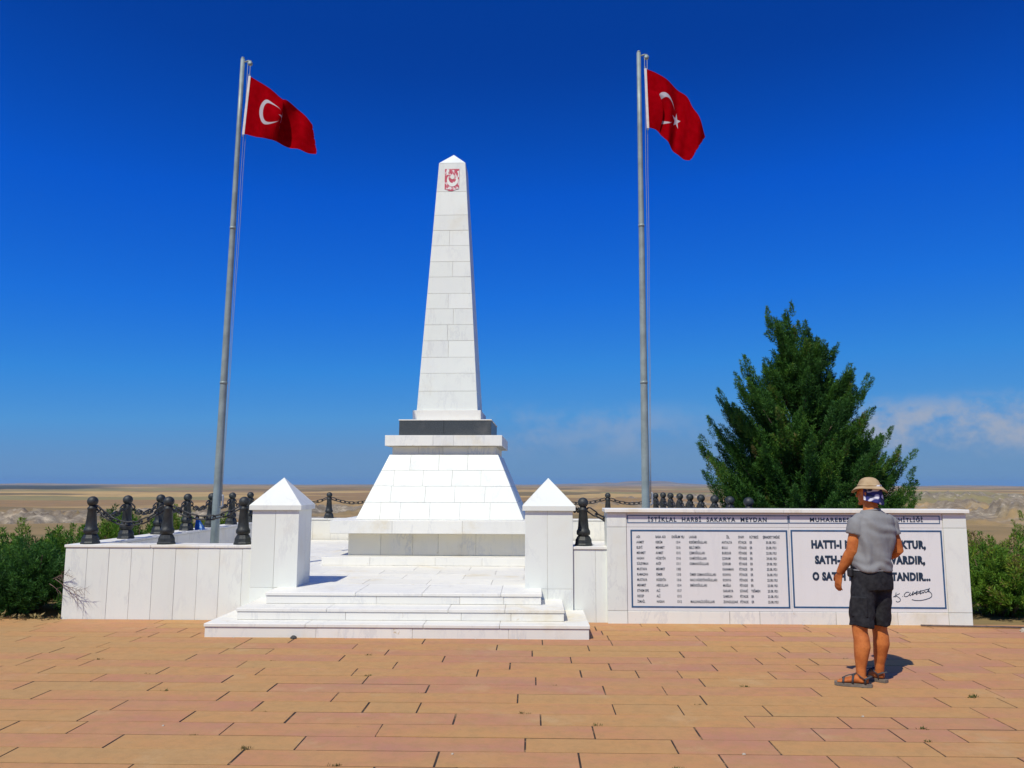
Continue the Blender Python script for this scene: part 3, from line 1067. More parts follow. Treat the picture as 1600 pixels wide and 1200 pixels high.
# ------------------------------------------------------------------ inscription wall
def build_inscription_wall():
    off = (3.17, 10.15, 0)
    root = empty('inscription_wall', off, 'white marble memorial wall with blue framed panels of names and a quotation', 'wall')
    X0, X1, YF = 0.950, 5.402, 9.97
    xx = lambda p: 0.925 + (p - 945) * 0.007943
    zz = lambda y: 1.137 - (y - 829) * 0.00777
    core = MB()
    core.box(X0 + 0.006, X1 - 0.006, YF + 0.019, YF + 0.335 - 0.006, -0.1, 1.352)
    c = core.build('wall_core', M['mortar'], root, off)
    D = 0.335
    # back and sides
    clad('marble_panel', M['marble'], c, (X1, YF + D, 0), (-1, 0, 0), (0, 0, 1), (0, 1, 0), [-0.05, 1.351], [cuts(0, X1 - X0, 0.45)], lambda v: 0.0, lambda v: X1 - X0, 0.022, 0.003, 0.003, off)
    for s, xq in ((-1, X0), (1, X1)):
        clad('marble_panel', M['marble'], c, (xq, YF + D / 2, 0), (0, s, 0), (0, 0, 1), (s, 0, 0), [-0.05, 1.351], [[]], lambda v: -D / 2 + 0.0235, lambda v: D / 2 - 0.0235, 0.022, 0.003, 0.003, off)
    # coping
    cj = [X0 - 0.026] + [2.05, 3.15, 4.28] + [X1 + 0.028]
    for a, b in zip(cj[:-1], cj[1:]):
        m = MB()
        m.box(a + 0.001, b - 0.001, YF - 0.045, YF + D + 0.03, 1.355, 1.400, 0.005)
        m.build('coping_slab', M['marble_step'], root, off)
    # pilasters
    for a, b in ((X0, 1.193), (5.118, X1)):
        clad('pilaster_stone', M['marble'], c, ((a + b) / 2, YF, 0), (1, 0, 0), (0, 0, 1), (0, -1, 0), [-0.05, 0.150, 1.172, 1.351], [[], [], []],
             lambda v, h=(b - a) / 2: -h, lambda v, h=(b - a) / 2: h, 0.03, 0.005, 0.003, off)
    # base course
    clad('base_stone', M['marble_step'], c, (1.198, YF + 0.004, 0), (1, 0, 0), (0, 0, 1), (0, -1, 0), [-0.05, 0.150], [[1.25, 1.62, 2.55, 3.3]],
         lambda v: 0.0, lambda v: 5.113 - 1.198, 0.03, 0.005, 0.003, off)
    yp = YF + 0.012
    w = 5.113 - 1.198
    hd = clad('title_panel', M['panel_white'], c, (1.198, yp, 0), (1, 0, 0), (0, 0, 1), (0, -1, 0), [1.172, 1.351], [[3.2185 - 1.198]], lambda v: 0.0, lambda v: w, 0.02, 0.003, 0.002, off, 0)
    mp = clad('inscription_panel', M['panel_white'], c, (1.198, yp, 0), (1, 0, 0), (0, 0, 1), (0, -1, 0), [0.150, 1.172], [[3.2185 - 1.198]], lambda v: 0.0, lambda v: w, 0.02, 0.004, 0.002, off, 0)

    def frame(x0, x1, z0, z1, lw, par, nm='border_line'):
        m = MB()
        y0, y1 = yp - 0.003, yp + 0.004
        m.box(x0, x1, y0, y1, z1 - lw, z1)
        m.box(x0, x1, y0, y1, z0, z0 + lw)
        m.box(x0, x0 + lw, y0, y1, z0 + lw, z1 - lw)
        m.box(x1 - lw, x1, y0, y1, z0 + lw, z1 - lw)
        m.build(nm, M['ink'], par, off)

    frame(1.245, 3.196, 0.190, 1.140, 0.019, mp[0])
    frame(3.236, 5.098, 0.196, 1.144, 0.019, mp[1])
    frame(1.207, 3.2155, 1.222, 1.322, 0.010, hd[0])
    frame(3.2215, 5.085, 1.224, 1.324, 0.010, hd[1])

    def lettering(body, x0, zbase, cap, par, width=None, bold=0.0, align='LEFT', spacing=1.0, line=None, nm='lettering', xs=1.0):
        cu = bpy.data.curves.new('txt', 'FONT')
        cu.body = body
        cu.size = cap / 0.686
        cu.align_x = align
        cu.space_character = spacing
        cu.offset = bold * cu.size
        cu.resolution_u = 3
        if line:
            cu.space_line = line / cu.size
        cu.extrude = 0.0015
        to = bpy.data.objects.new('txt', cu)
        COL.objects.link(to)
        dg = bpy.context.evaluated_depsgraph_get()
        me = bpy.data.meshes.new_from_object(to.evaluated_get(dg))
        bpy.data.objects.remove(to)
        bpy.data.curves.remove(cu)
        n = len(me.vertices)
        co = np.zeros(n * 3)
        me.vertices.foreach_get('co', co)
        co = co.reshape(-1, 3)
        co[:, 0] *= xs
        if width:
            mn, mx_ = co[:, 0].min(), co[:, 0].max()
            co[:, 0] = (co[:, 0] - mn) / (mx_ - mn) * width
        nw = np.stack([co[:, 0] + x0 - off[0], np.full(n, yp - 0.0015 - off[1]) - co[:, 2], co[:, 1] + zbase - off[2]], -1)
        me.vertices.foreach_set('co', nw.reshape(-1))
        me.name = nm
        me.materials.clear()
        me.materials.append(M['ink_dark'])
        me.update()
        ob = bpy.data.objects.new(nm, me)
        COL.objects.link(ob)
        ob.parent = par
        return ob

    lettering('İSTİKLAL  HARBİ  SAKARYA  MEYDAN', xx(1013), zz(815.3), 0.050, hd[0], xx(1199.5) - xx(1013), 0.024, spacing=1.25)
    lettering('MUHAREBESİ', xx(1267), zz(814.8), 0.047, hd[1], xx(1333.5) - xx(1267), 0.024, spacing=1.2)
    lettering('ŞEHİTLİĞİ', xx(1393), zz(814.8), 0.047, hd[1], xx(1442.5) - xx(1393), 0.024, spacing=1.2)
    lettering('HATTI-I MÜDAFAA YOKTUR,', xx(1267.5), zz(856.3), 0.088, mp[1], xx(1444.5) - xx(1267.5), 0.064, spacing=1.12)
    lettering('SATH-I MÜDAFAA VARDIR,', xx(1272), zz(880.5), 0.088, mp[1], xx(1442) - xx(1272), 0.064, spacing=1.12)
    lettering('O SATIH BÜTÜN VATANDIR...', xx(1267), zz(906.3), 0.088, mp[1], xx(1448.5) - xx(1267), 0.064, spacing=1.12)
    # table of names, one piece of lettering per column
    ls = 0.0657
    ztop = zz(841.6)
    cap = 0.030
    names = ['ADI', 'AHMET', 'ELEVİ', 'MEHMET', 'HASAN', 'SÜLEYMAN', 'MUSTAFA', 'RAMAZAN', 'MUSTAFA', 'MEHMET', 'ETHEM EFE', 'RECEP', 'İSMAİL']
    father = ['BABA ADI', 'KERİM', 'MEHMET', 'AHMET', 'HÜSEYİN', 'AKİF', 'MEHMET', 'ÖMER', 'HÜSEYİN', 'ABDULLAH', 'ALİ', 'ALİ', 'HASAN']
    year = ['', '1314', '1316', '1315', '1316', '1311', '1305', '1310', '1316', '1314', '1317', '1315', '1312']
    nick = ['LAKABI', 'KERİMOĞULLARI', 'BELİ EMİN', 'ÇEMOĞULLARI', 'CAMİOĞULLARI', 'OSMANOĞULLARI', '', 'ÖMER OSMANOĞULLARI', 'HACI HÜSEYİNOĞULLARI', 'EMİNOĞULLARI', '', '', 'MALLIHALİLOĞULLARI']
    city = ['', 'ANTALYA', 'BOLU', 'BURDUR', 'ÇORUM', 'ÇORUM', 'KARAMAN', 'KONYA', 'KONYA', 'MUĞLA', 'SAKARYA', 'SAMSUN', 'ZONGULDAK']
    cls = ['SINIFI'] + ['PİYADE'] * 9 + ['SÜVARİ'] + ['PİYADE'] * 2
    rank = ['RÜTBESİ'] + ['ER'] * 9 + ['TEĞMEN'] + ['ER'] * 2
    date = ['', '30.08.1921', '25.08.1921', '23.08.1921', '29.08.1921', '29.08.1921', '25.08.1921', '26.08.1921', '25.08.1921', '25.08.1921', '25.08.1921', '23.08.1921', '25.08.1921']
    for colm, p in ((names, 994.5), (father, 1024.5), (year, 1056), (nick, 1077), (city, 1128), (cls, 1154), (rank, 1171.5), (date, 1197)):
        lettering('\n'.join(colm), xx(p), ztop, cap, mp[0], None, 0.012, line=ls, xs=0.62, spacing=1.08)
    lettering('DOĞUM YILI', xx(1050), ztop, cap, mp[0], xx(1069.5) - xx(1050), 0.02)
    lettering('İL', xx(1135.5), ztop, cap, mp[0], None, 0.02)
    lettering('ŞEHADET TARİHİ', xx(1192.5), ztop, cap, mp[0], xx(1218.5) - xx(1192.5), 0.02)
    # handwritten signature: flat ink strokes
    strokes = [[(905, 812), (925, 800), (945, 790), (960, 783)], [(930, 775), (925, 800), (918, 815)], [(925, 803), (950, 815), (962, 832), (955, 848), (935, 852), (925, 845)],
               [(1038, 772), (1015, 772), (998, 788), (996, 804), (1012, 808), (1032, 797), (1048, 775), (1040, 790), (1044, 800), (1060, 785), (1072, 764), (1062, 796), (1076, 784), (1090, 780), (1103, 758), (1094, 792),
                (1108, 780), (1122, 776), (1134, 754), (1126, 786), (1140, 776), (1152, 772), (1148, 780), (1166, 764), (1172, 774), (1188, 762), (1206, 736), (1190, 768), (1204, 758)],
               [(1075, 778), (1110, 768), (1150, 757), (1196, 744)], [(1192, 762), (1210, 772), (1221, 790), (1212, 812), (1180, 826), (1130, 838), (1085, 838), (1055, 832)],
               [(980, 806), (984, 807)]]
    sg = MB()
    for k, s in enumerate(strokes):
        P = []
        for i in range(len(s) - 1):
            a = s[max(i - 1, 0)]
            b, c_, d = s[i], s[i + 1], s[min(i + 2, len(s) - 1)]
            for q in range(5):
                u = q / 5
                f = [0.5 * (2 * b[e] + (c_[e] - a[e]) * u + (2 * a[e] - 5 * b[e] + 4 * c_[e] - d[e]) * u * u + (-a[e] + 3 * b[e] - 3 * c_[e] + d[e]) * u ** 3) for e in (0, 1)]
                P.append(f)
        P.append(s[-1])
        yk = yp - 0.0018 - 0.00025 * k
        pts = [(xx(1220 + a / 5.333), yk, zz(780 + b / 5.333)) for a, b in P]
        sg.tube(pts, [(0.0040, 0.0012)] * len(pts), 6, up=(0, 1, 0))
    sg.build('signature', M['ink_dark'], mp[1], off)


build_inscription_wall()


# ------------------------------------------------------------------ bollards and chains
def make_bollard():
    root = empty('bollard', (0, 0, 0))
    b = MB()
    b.lathe([(0.118, 0.0), (0.118, 0.018), (0.108, 0.032), (0.105, 0.075), (0.094, 0.095), (0.082, 0.118)], seg=8, smooth=False)
    b.build('foot', M['iron'], root)
    s = MB()
    s.lathe([(0.074, 0.115), (0.070, 0.130), (0.088, 0.142), (0.090, 0.175), (0.083, 0.195), (0.074, 0.207), (0.070, 0.235), (0.053, 0.435), (0.060, 0.445), (0.060, 0.462), (0.046, 0.474), (0.040, 0.492)], seg=16)
    s.build('shaft', M['iron'], root)
    k = MB()
    k.ellipsoid((0, 0, 0.545), (0.068, 0.068, 0.066), seg=18, rings=12)
    k.build('ball', M['iron'], root)
    return root


bollard0 = make_bollard()
made_b = [0]


def bollard(x, y, z, label, ring_dirs):
    o = bollard0 if made_b[0] == 0 else copy_tree(bollard0)
    made_b[0] += 1
    o.location = (x, y, z)
    o.rotation_euler = (random.uniform(-0.012, 0.012), random.uniform(-0.012, 0.012), random.uniform(-0.2, 0.2))
    tag(o, label, 'bollard', 'black bollards on the parapet')
    return o


def link_mesh():
    mb = MB()
    pts = []
    L, W = 0.066, 0.034
    for i in range(8):
        a = math.pi * i / 7 - math.pi / 2
        pts.append((L - W * 0.8 + W * 0.8 * math.cos(a), W * math.sin(a), 0))
    for i in range(8):
        a = math.pi * i / 7 + math.pi / 2
        pts.append((-L + W * 0.8 + W * 0.8 * math.cos(a), W * math.sin(a), 0))
    mb.tube(pts, 0.0105, 6, closed=True)
    o = mb.build('link', M['iron_chain'])
    me = o.data
    bpy.data.objects.remove(o)
    return me


LINK = link_mesh()


def chain(p0, p1, sag, label):
    p0, p1 = Vector(p0), Vector(p1)
    d = (p1 - p0)
    dn = d.normalized()
    a, b = p0 + dn * 0.06, p1 - dn * 0.06
    N = 40
    P = [a.lerp(b, i / N) - Vector((0, 0, sag * 4 * (i / N) * (1 - i / N))) for i in range(N + 1)]
    ln = sum((P[i + 1] - P[i]).length for i in range(N))
    n = max(4, round(ln / 0.112))
    root = empty('chain', tuple((p0 + p1) / 2), label, 'chain', 'sagging chains between bollards')
    oc = (p0 + p1) / 2
    for k in range(n):
        u = (k + 0.5) / n * N
        i = min(int(u), N - 1)
        pos = P[i].lerp(P[i + 1], u - i)
        t = (P[min(i + 1, N)] - P[max(i - 0, 0)]).normalized()
        s = Vector((0, 0, 1)).cross(t).normalized()
        nn = t.cross(s)
        ro = R(35 if k % 2 else -55)
        s2 = s * math.cos(ro) + nn * math.sin(ro)
        n2 = t.cross(s2)
        o = bpy.data.objects.new('link', LINK)
        COL.objects.link(o)
        o.parent = root
        sc_ = (ln / n) / 0.106
        o.matrix_local = Matrix(((t.x * sc_, s2.x, n2.x, pos.x - oc.x), (t.y * sc_, s2.y, n2.y, pos.y - oc.y), (t.z * sc_, s2.z, n2.z, pos.z - oc.z), (0, 0, 0, 1)))
    return root


CH = 0.47     # height of the chain eyes above the coping
ordn = ['first', 'second', 'third', 'fourth', 'fifth', 'sixth', 'seventh', 'eighth', 'ninth', 'tenth']
front = [-5.735, -4.735, -3.735]
for i, (x, l) in enumerate(zip(front, ('black bollard on the outer left corner of the front parapet', 'black bollard in the middle of the front left parapet, left of the flagpole foot', 'black bollard on the front parapet close against the left gate pier'))):
    bollard(x, 10.205, COPZ, l, None)
bollard(0.672, 10.205, COPZ, 'large black bollard alone between right gate pier and inscription wall', None)
lefty = [10.205 + 0.985 * k for k in range(1, 8)]
for k, y in enumerate(lefty):
    bollard(-5.78, y, COPZ, '%s black bollard behind the corner one along the left side parapet' % ordn[k], None)
backx = [-5.78, -4.78, -3.62, -2.35, -0.95, 0.42, 1.80, 2.93]
bl = ['far black bollard at the back left corner of the platform', 'small far black bollard on the back parapet between left gate pier and obelisk',
      'far black bollard on the back parapet behind the left edge of the obelisk base', 'far black bollard behind the obelisk base, left of its centre',
      'far black bollard behind the obelisk base, right of its centre', 'far black bollard behind the cap of the right gate pier',
      'small far black bollard on the back parapet just left of the right flagpole', 'far black bollard at the back right corner, next to the right flagpole']
for x, l in zip(backx, bl):
    bollard(x, 18.60, 0.90, l, None)
righty = [18.60 - 0.985 * k for k in range(1, 9)]
for k, y in enumerate(righty):
    bollard(2.93, y, COPZ, 'black bollard whose ball shows above the inscription wall, %s from the right flagpole' % ordn[k], None)


def eye(x, y, z):
    return (x, y, z + CH)


chain(eye(front[0], 10.205, COPZ), eye(front[1], 10.205, COPZ), 0.215, 'black chain sagging between corner bollard and next one along front parapet')
chain(eye(front[1], 10.205, COPZ), eye(front[2], 10.205, COPZ), 0.135, 'black chain passing in front of the left flagpole foot along front parapet')
pr = eye(front[0], 10.205, COPZ)
for k, y in enumerate(lefty):
    q = eye(-5.78, y, COPZ)
    chain(pr, q, 0.13, 'black chain along the left side parapet, %s span from the front corner' % ordn[k])
    pr = q
pr = None
for k, x in enumerate(backx):
    q = eye(x, 18.60, 0.90)
    if pr:
        chain(pr, q, 0.11, 'black chain across the back parapet, %s span from the left' % ordn[k - 1])
    pr = q
for k, y in enumerate(righty):
    q = eye(2.93, y, COPZ)
    chain(pr, q, 0.13, 'black chain along the right side parapet, %s span from the far corner' % ordn[k])
    pr = q
chain(eye(0.50, 10.29, COPZ - 0.03), eye(0.672, 10.205, COPZ), 0.01, 'short black chain from the right gate pier to its bollard')
chain(eye(0.672, 10.205, COPZ), eye(1.66, 10.34, COPZ - 0.05), 0.16, 'black chain hanging from the lone bollard down behind the inscription wall')


# ------------------------------------------------------------------ flagpoles
def flagpole(x0, x1, y, ztop, label, zcleat):
    root = empty('flagpole', (x0, y, PZ), label, 'flagpole', 'flagpoles')
    off = (x0, y, PZ)

    def ax(z):
        return x0 + (x1 - x0) * (z - 0.87) / (ztop - 0.87)
    p = MB()
    zs = [PZ, 1.5, 3.0, 4.5, 6.0, 7.2, ztop]
    pts = [(ax(z), y, z) for z in zs]
    rr = [0.063 - 0.031 * (z - PZ) / (ztop - PZ) for z in zs]
    p.tube(pts, rr, 20, up=(0, 1, 0))
    pole = p.build('pole', M['galv'], root, off)
    c = MB()
    c.tube([(ax(ztop), y, ztop), (ax(ztop), y, ztop + 0.03)], [0.032, 0.022], 14, up=(0, 1, 0))
    c.build('pole_cap', M['galv'], pole, off)
    for zj in (3.2, 5.6):
        c = MB()
        r = 0.063 - 0.031 * (zj - PZ) / (ztop - PZ)
        c.tube([(ax(zj - 0.02), y, zj - 0.02), (ax(zj + 0.02), y, zj + 0.02)], [r + 0.004, r + 0.004], 20, up=(0, 1, 0))
        c.build('weld_collar', M['galv'], pole, off)
    b = MB()
    b.box(x0 - 0.16, x0 + 0.16, y - 0.16, y + 0.16, PZ + 0.001, PZ + 0.018, 0.004)
    bp = b.build('base_plate', M['galv'], root, off)
    for sx in (-1, 1):
        for sy in (-1, 1):
            n = MB()
            n.lathe([(0.016, 0), (0.016, 0.02), (0.008, 0.021), (0.008, 0.035)], x0 + sx * 0.12, y + sy * 0.12, PZ + 0.018, 6, False)
            n.build('bolt', M['galv'], bp, off)
    a = MB()
    xt = ax(ztop)
    a.tube([(xt + 0.03, y, ztop - 0.05), (xt + 0.09, y, ztop - 0.03), (xt + 0.135, y, ztop - 0.035)], 0.012, 8, up=(0, 1, 0))
    a.build('pulley_arm', M['galv'], root, off)
    w = MB()
    w.tube([(xt + 0.12, y - 0.015, ztop - 0.075), (xt + 0.12, y + 0.015, ztop - 0.075)], 0.038, 14)
    w.build('pulley', M['galv'], root, off)
    for d0, d1 in ((0.088, 0.070), (0.128, 0.078)):
        h = MB()
        zz_ = np.linspace(ztop - 0.08, zcleat, 12)
        h.tube([(ax(z) + d0 + (d1 - d0) * i / 11 + 0.004 * math.sin(i * 1.7), y - 0.01 - 0.0 * i, z) for i, z in enumerate(zz_)], 0.0036, 6, up=(0, 1, 0))
        h.build('halyard', M['rope'], root, off)
    cl = MB()
    cl.tube([(ax(zcleat) + 0.065, y - 0.01, zcleat - 0.09), (ax(zcleat) + 0.092, y - 0.01, zcleat - 0.07), (ax(zcleat) + 0.094, y - 0.01, zcleat + 0.07), (ax(zcleat) + 0.08, y - 0.01, zcleat + 0.09)], 0.014, 8, up=(0, 1, 0))
    cl.build('rope_coil', M['rope'], root, off)


flagpole(-4.625, -4.555, 11.5, 8.37, 'tall grey steel flagpole on the left, rising behind the front parapet', 1.45)
flagpole(1.663, 1.690, 11.5, 8.40, 'tall grey steel flagpole on the right, rising behind the inscription wall', 1.50)


# ------------------------------------------------------------------ flags
def flag_material():
    t = NT('red_flag_cloth')
    uv = t.new('ShaderNodeSeparateXYZ')
    t.link(t.uv(), uv.inputs[0])
    u, v = uv.outputs[0], uv.outputs[1]       # in hoist heights: u 0..1.5, v 0..1

    def circ(cx, cy, r):
        dx, dy = t.math('SUBTRACT', u, cx), t.math('SUBTRACT', v, cy)
        d = t.math('SQRT', t.math('ADD', t.math('MULTIPLY', dx, dx), t.math('MULTIPLY', dy, dy)))
        return t.rng(d, r - 0.006, r + 0.006, 1.0, 0.0), dx, dy, d
    o_, _, _, _ = circ(0.50, 0.5, 0.25)
    i_, _, _, _ = circ(0.5625, 0.5, 0.20)
    moon = t.math('MULTIPLY', o_, t.math('SUBTRACT', 1.0, i_))
    _, dx, dy, d = circ(0.8208, 0.5, 0.125)
    ang = t.math('ARCTAN2', dy, t.math('MULTIPLY', dx, -1.0))
    f = t.math('PINGPONG', ang, math.pi / 5)
    k = t.math('MULTIPLY', d, t.math('SINE', t.math('ADD', f, R(18))))
    star = t.rng(k, 0.125 * math.sin(R(18)) - 0.003, 0.125 * math.sin(R(18)) + 0.003, 1.0, 0.0)
    mark = t.math('MAXIMUM', moon, star)
    weave = t.noise(t.uv(), 9, 4)
    red = t.mix(t.rng(weave, 0.3, 0.7), (0.30, 0.0008, 0.004), (0.37, 0.0012, 0.006))
    col = t.mix(mark, red, (0.55, 0.52, 0.55))
    t.base(col)
    t.put(0.9, 0, 0.0)
    tr = t.new('ShaderNodeBsdfTranslucent')
    t.link(col, tr.inputs['Color'])
    ms = t.new('ShaderNodeMixShader')
    ms.inputs[0].default_value = 0.25
    t.link(t.b.outputs[0], ms.inputs[1])
    t.link(tr.outputs[0], ms.inputs[2])
    t.link(ms.outputs[0], t.out.inputs[0])
    return t.m


M['flag'] = flag_material()


def interp(ts, ps, t):
    return np.interp(t, ts, ps)


def smooth_curve(ts, ps, t):
    """Catmull-Rom-like smooth interpolation through knots"""
    ts, ps = np.asarray(ts, float), np.asarray(ps, float)
    m = np.gradient(ps, ts)
    i = np.clip(np.searchsorted(ts, t) - 1, 0, len(ts) - 2)
    h = ts[i + 1] - ts[i]
    s = (t - ts[i]) / h
    return ((2 * s ** 3 - 3 * s ** 2 + 1) * ps[i] + (s ** 3 - 2 * s ** 2 + s) * h * m[i] + (-2 * s ** 3 + 3 * s ** 2) * ps[i + 1] + (s ** 3 - s ** 2) * h * m[i + 1])


def build_flag(name, label, knots_top, knots_bot, depth, hoist_x, zt, zb, ybase):
    """knots: (u, x, z) along the top and the bottom hem; depth(u, v) -> metres towards the back"""
    nu, nv = 110, 60
    us = np.linspace(0, 1.5, nu)
    vs_ = np.linspace(0, 1, nv)
    kt, kb = np.array(knots_top), np.array(knots_bot)
    xt, zt_ = smooth_curve(kt[:, 0], kt[:, 1], us), smooth_curve(kt[:, 0], kt[:, 2], us)
    xb, zb_ = smooth_curve(kb[:, 0], kb[:, 1], us), smooth_curve(kb[:, 0], kb[:, 2], us)
    off = Vector((hoist_x, ybase, zb))
    verts, uvs = [], []
    for j, v in enumerate(vs_):
        for i, u in enumerate(us):
            x = xb[i] * (1 - v) + xt[i] * v
            z = zb_[i] * (1 - v) + zt_[i] * v
            dx, dy, dz = depth(u, v)
            if u > 1.44:
                k = math.sin(v * 61) * 0.5 + math.sin(v * 23 + 1) * 0.5
                x -= max(0, k) * 0.014 * (u - 1.44) / 0.06
            verts.append((x + dx - off.x, ybase + dy - off.y, z + dz - off.z))
            uvs.append((u, v))
    faces = [(j * nu + i, j * nu + i + 1, (j + 1) * nu + i + 1, (j + 1) * nu + i) for j in range(nv - 1) for i in range(nu - 1)]
    me = bpy.data.meshes.new(name)
    me.from_pydata(verts, [], faces)
    me.polygons.foreach_set('use_smooth', [True] * len(faces))
    ul = me.uv_layers.new(name='UVMap')
    for p in me.polygons:
        for li, vi in zip(p.loop_indices, p.vertices):
            ul.data[li].uv = uvs[vi]
    me.materials.append(M['flag'])
    me.update()
    root = empty(name, off, label, 'flag', 'red flags on the poles')
    o = bpy.data.objects.new('cloth', me)
    COL.objects.link(o)
    o.parent = root
    h = MB()
    h.box(-0.034, 0.004, -0.004, 0.004, -0.01, zt - zb + 0.01, 0.002)
    hs = h.build('hoist_band', M['hoist_white'], root)
    # band leans with the hoist edge
    lean = kt[0, 1] - kb[0, 1]
    for vtx in hs.data.vertices:
        vtx.co.x += lean * (vtx.co.z) / (zt - zb)
    for zc in (0.0, zt - zb):
        r_ = MB()
        cx = lean * zc / (zt - zb) - 0.02
        r_.tube([(cx + 0.012 * math.cos(a), 0, zc + (0.025 if zc > 0 else -0.025) + 0.016 * math.sin(a)) for a in np.linspace(0, 2 * math.pi, 10, endpoint=False)], 0.004, 6, closed=True, up=(0, 1, 0))
        r_.build('snap_hook', M['galv'], root)


# left flag: star lost in a diagonal fold, fly end drooping
PXL = lambda x: -4.400 + (x - 390) * 0.01012
PZL = lambda y: 8.049 - (y - 117) * 0.01053


def dl(u, v):
    # one soft fold that swallows the star; both hems run on smoothly
    s = 0.86 + 0.10 * (v - 0.5)
    k = math.sin(math.pi * min(1, max(0, v))) ** 0.7
    wav = 0.05 * math.sin(u * 7.5 + v * 2.2) * min(1, u * 2) + 0.03 * math.sin(u * 14 - v * 3.0) * min(1, u)
    dx = k * (0.10 * math.exp(-((u - s + 0.12) / 0.13) ** 2) - 0.13 * math.exp(-((u - s - 0.12) / 0.15) ** 2))
    d1 = k * (-0.15 * math.exp(-((u - s + 0.15) / 0.16) ** 2) + 0.17 * math.exp(-((u - s - 0.13) / 0.16) ** 2))
    return dx, d1 + wav, 0.0


build_flag('flag', 'red flag with white crescent on the left pole, its star lost in a fold',
           [(0, PXL(390), PZL(117)), (0.25, PXL(409), PZL(129)), (0.45, PXL(421), PZL(137)), (0.7, PXL(435), PZL(147)), (0.95, PXL(447), PZL(155)), (1.2, PXL(466), PZL(170)), (1.38, PXL(480), PZL(182)), (1.5, PXL(489), PZL(193))],
           [(0, PXL(384.5), PZL(207)), (0.25, PXL(403), PZL(211)), (0.45, PXL(415), PZL(214)), (0.7, PXL(430), PZL(219)), (0.95, PXL(446), PZL(224)), (1.2, PXL(468), PZL(231)), (1.38, PXL(486), PZL(239)), (1.5, PXL(499), PZL(240))],
           dl, PXL(384.5), 8.049, 7.101, 11.45)

PXR = lambda x: 1.798 + (x - 1011) * 0.00958
PZR = lambda y: 8.105 - (y - 105) * 0.01042


def dr(u, v):
    wav = 0.06 * math.sin(u * 6.0 + v * 3.0 + 0.6) * min(1, u * 2.2) + 0.025 * math.sin(u * 15 + v * 4.0) * min(1, u)
    k = math.sin(math.pi * min(1, max(0, v / 0.66))) ** 0.8
    s = 0.38 - 0.10 * v
    dx = k * (0.09 * math.exp(-((u - s + 0.08) / 0.10) ** 2) - 0.10 * math.exp(-((u - s - 0.08) / 0.11) ** 2))
    dy = k * (-0.08 * math.exp(-((u - s + 0.10) / 0.12) ** 2) + 0.12 * math.exp(-((u - s - 0.08) / 0.12) ** 2))
    return dx, dy + wav, 0.0


build_flag('flag', 'red flag with white crescent and star drooping from the right pole',
           [(0, PXR(1011), PZR(105)), (0.3, PXR(1032), PZR(116)), (0.6, PXR(1055), PZR(130)), (0.85, PXR(1073), PZR(146)), (1.1, PXR(1084), PZR(168)), (1.3, PXR(1093), PZR(187)), (1.5, PXR(1103), PZR(211))],
           [(0, PXR(1013), PZR(197)), (0.2, PXR(1024), PZR(199)), (0.45, PXR(1033), PZR(210)), (0.75, PXR(1042), PZR(223)), (1.05, PXR(1054), PZR(235)), (1.3, PXR(1067), PZR(243)), (1.5, PXR(1078), PZR(249))],
           dr, PXR(1013), 8.105, 7.146, 11.45)


# ------------------------------------------------------------------ junipers
def leaf_material(name, cols):
    t = NT(name)
    at = t.new('ShaderNodeAttribute', attribute_name='tint')
    k = t.ramp(at.outputs['Fac'], cols)
    t.base(k)
    t.put(0.6, 0, 0.25)
    tr = t.new('ShaderNodeBsdfTranslucent')
    t.link(k, tr.inputs['Color'])
    ms = t.new('ShaderNodeMixShader')
    ms.inputs[0].default_value = 0.35
    t.link(t.b.outputs[0], ms.inputs[1])
    t.link(tr.outputs[0], ms.inputs[2])
    t.link(ms.outputs[0], t.out.inputs[0])
    return t.m


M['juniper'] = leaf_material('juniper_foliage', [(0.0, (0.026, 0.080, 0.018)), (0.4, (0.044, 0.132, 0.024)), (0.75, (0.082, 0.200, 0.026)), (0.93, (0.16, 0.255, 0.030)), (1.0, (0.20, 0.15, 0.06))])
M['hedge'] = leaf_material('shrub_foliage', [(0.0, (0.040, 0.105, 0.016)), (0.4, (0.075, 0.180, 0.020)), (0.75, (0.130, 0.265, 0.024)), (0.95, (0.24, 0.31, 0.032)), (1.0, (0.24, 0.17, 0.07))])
M['bark'] = simple('grey_brown_bark', (0.10, 0.07, 0.045), 0.9, 0, 0.35, 12, 0.4)
M['twig'] = simple('dry_twig', (0.16, 0.10, 0.085), 0.9, 0, 0.3, 20)


def plume_template(n, length, spread, bl, bw, seed):
    r = np.random.default_rng(seed)
    t = r.random(n) ** 0.8
    ph = r.random(n) * 2 * np.pi
    rad = spread * (1 - t) ** 0.7 * np.sqrt(r.random(n)) * np.sin(np.clip(t * 3 + 0.35, 0, np.pi / 2))
    base = np.stack([rad * np.cos(ph), rad * np.sin(ph), t * length], -1)
    d = np.stack([np.cos(ph) * 0.65, np.sin(ph) * 0.65, np.full(n, 0.8)], -1) + r.normal(0, 0.28, (n, 3))
    d /= np.linalg.norm(d, axis=1, keepdims=True)
    L = bl * (0.6 + 0.8 * r.random(n))[:, None]
    s = np.cross(d, r.normal(0, 1, (n, 3)))
    s /= np.linalg.norm(s, axis=1, keepdims=True)
    W = bw * (0.7 + 0.6 * r.random(n))[:, None]
    v = np.stack([base, base + d * L * 0.45 + s * W, base + d * L, base + d * L * 0.45 - s * W], 1)
    return v.reshape(-1, 3)


TPL = [plume_template(120, 0.40, 0.072, 0.066, 0.0070, 100 + i) for i in range(6)]
TPL_S = [plume_template(92, 0.28, 0.075, 0.055, 0.0066, 200 + i) for i in range(6)]


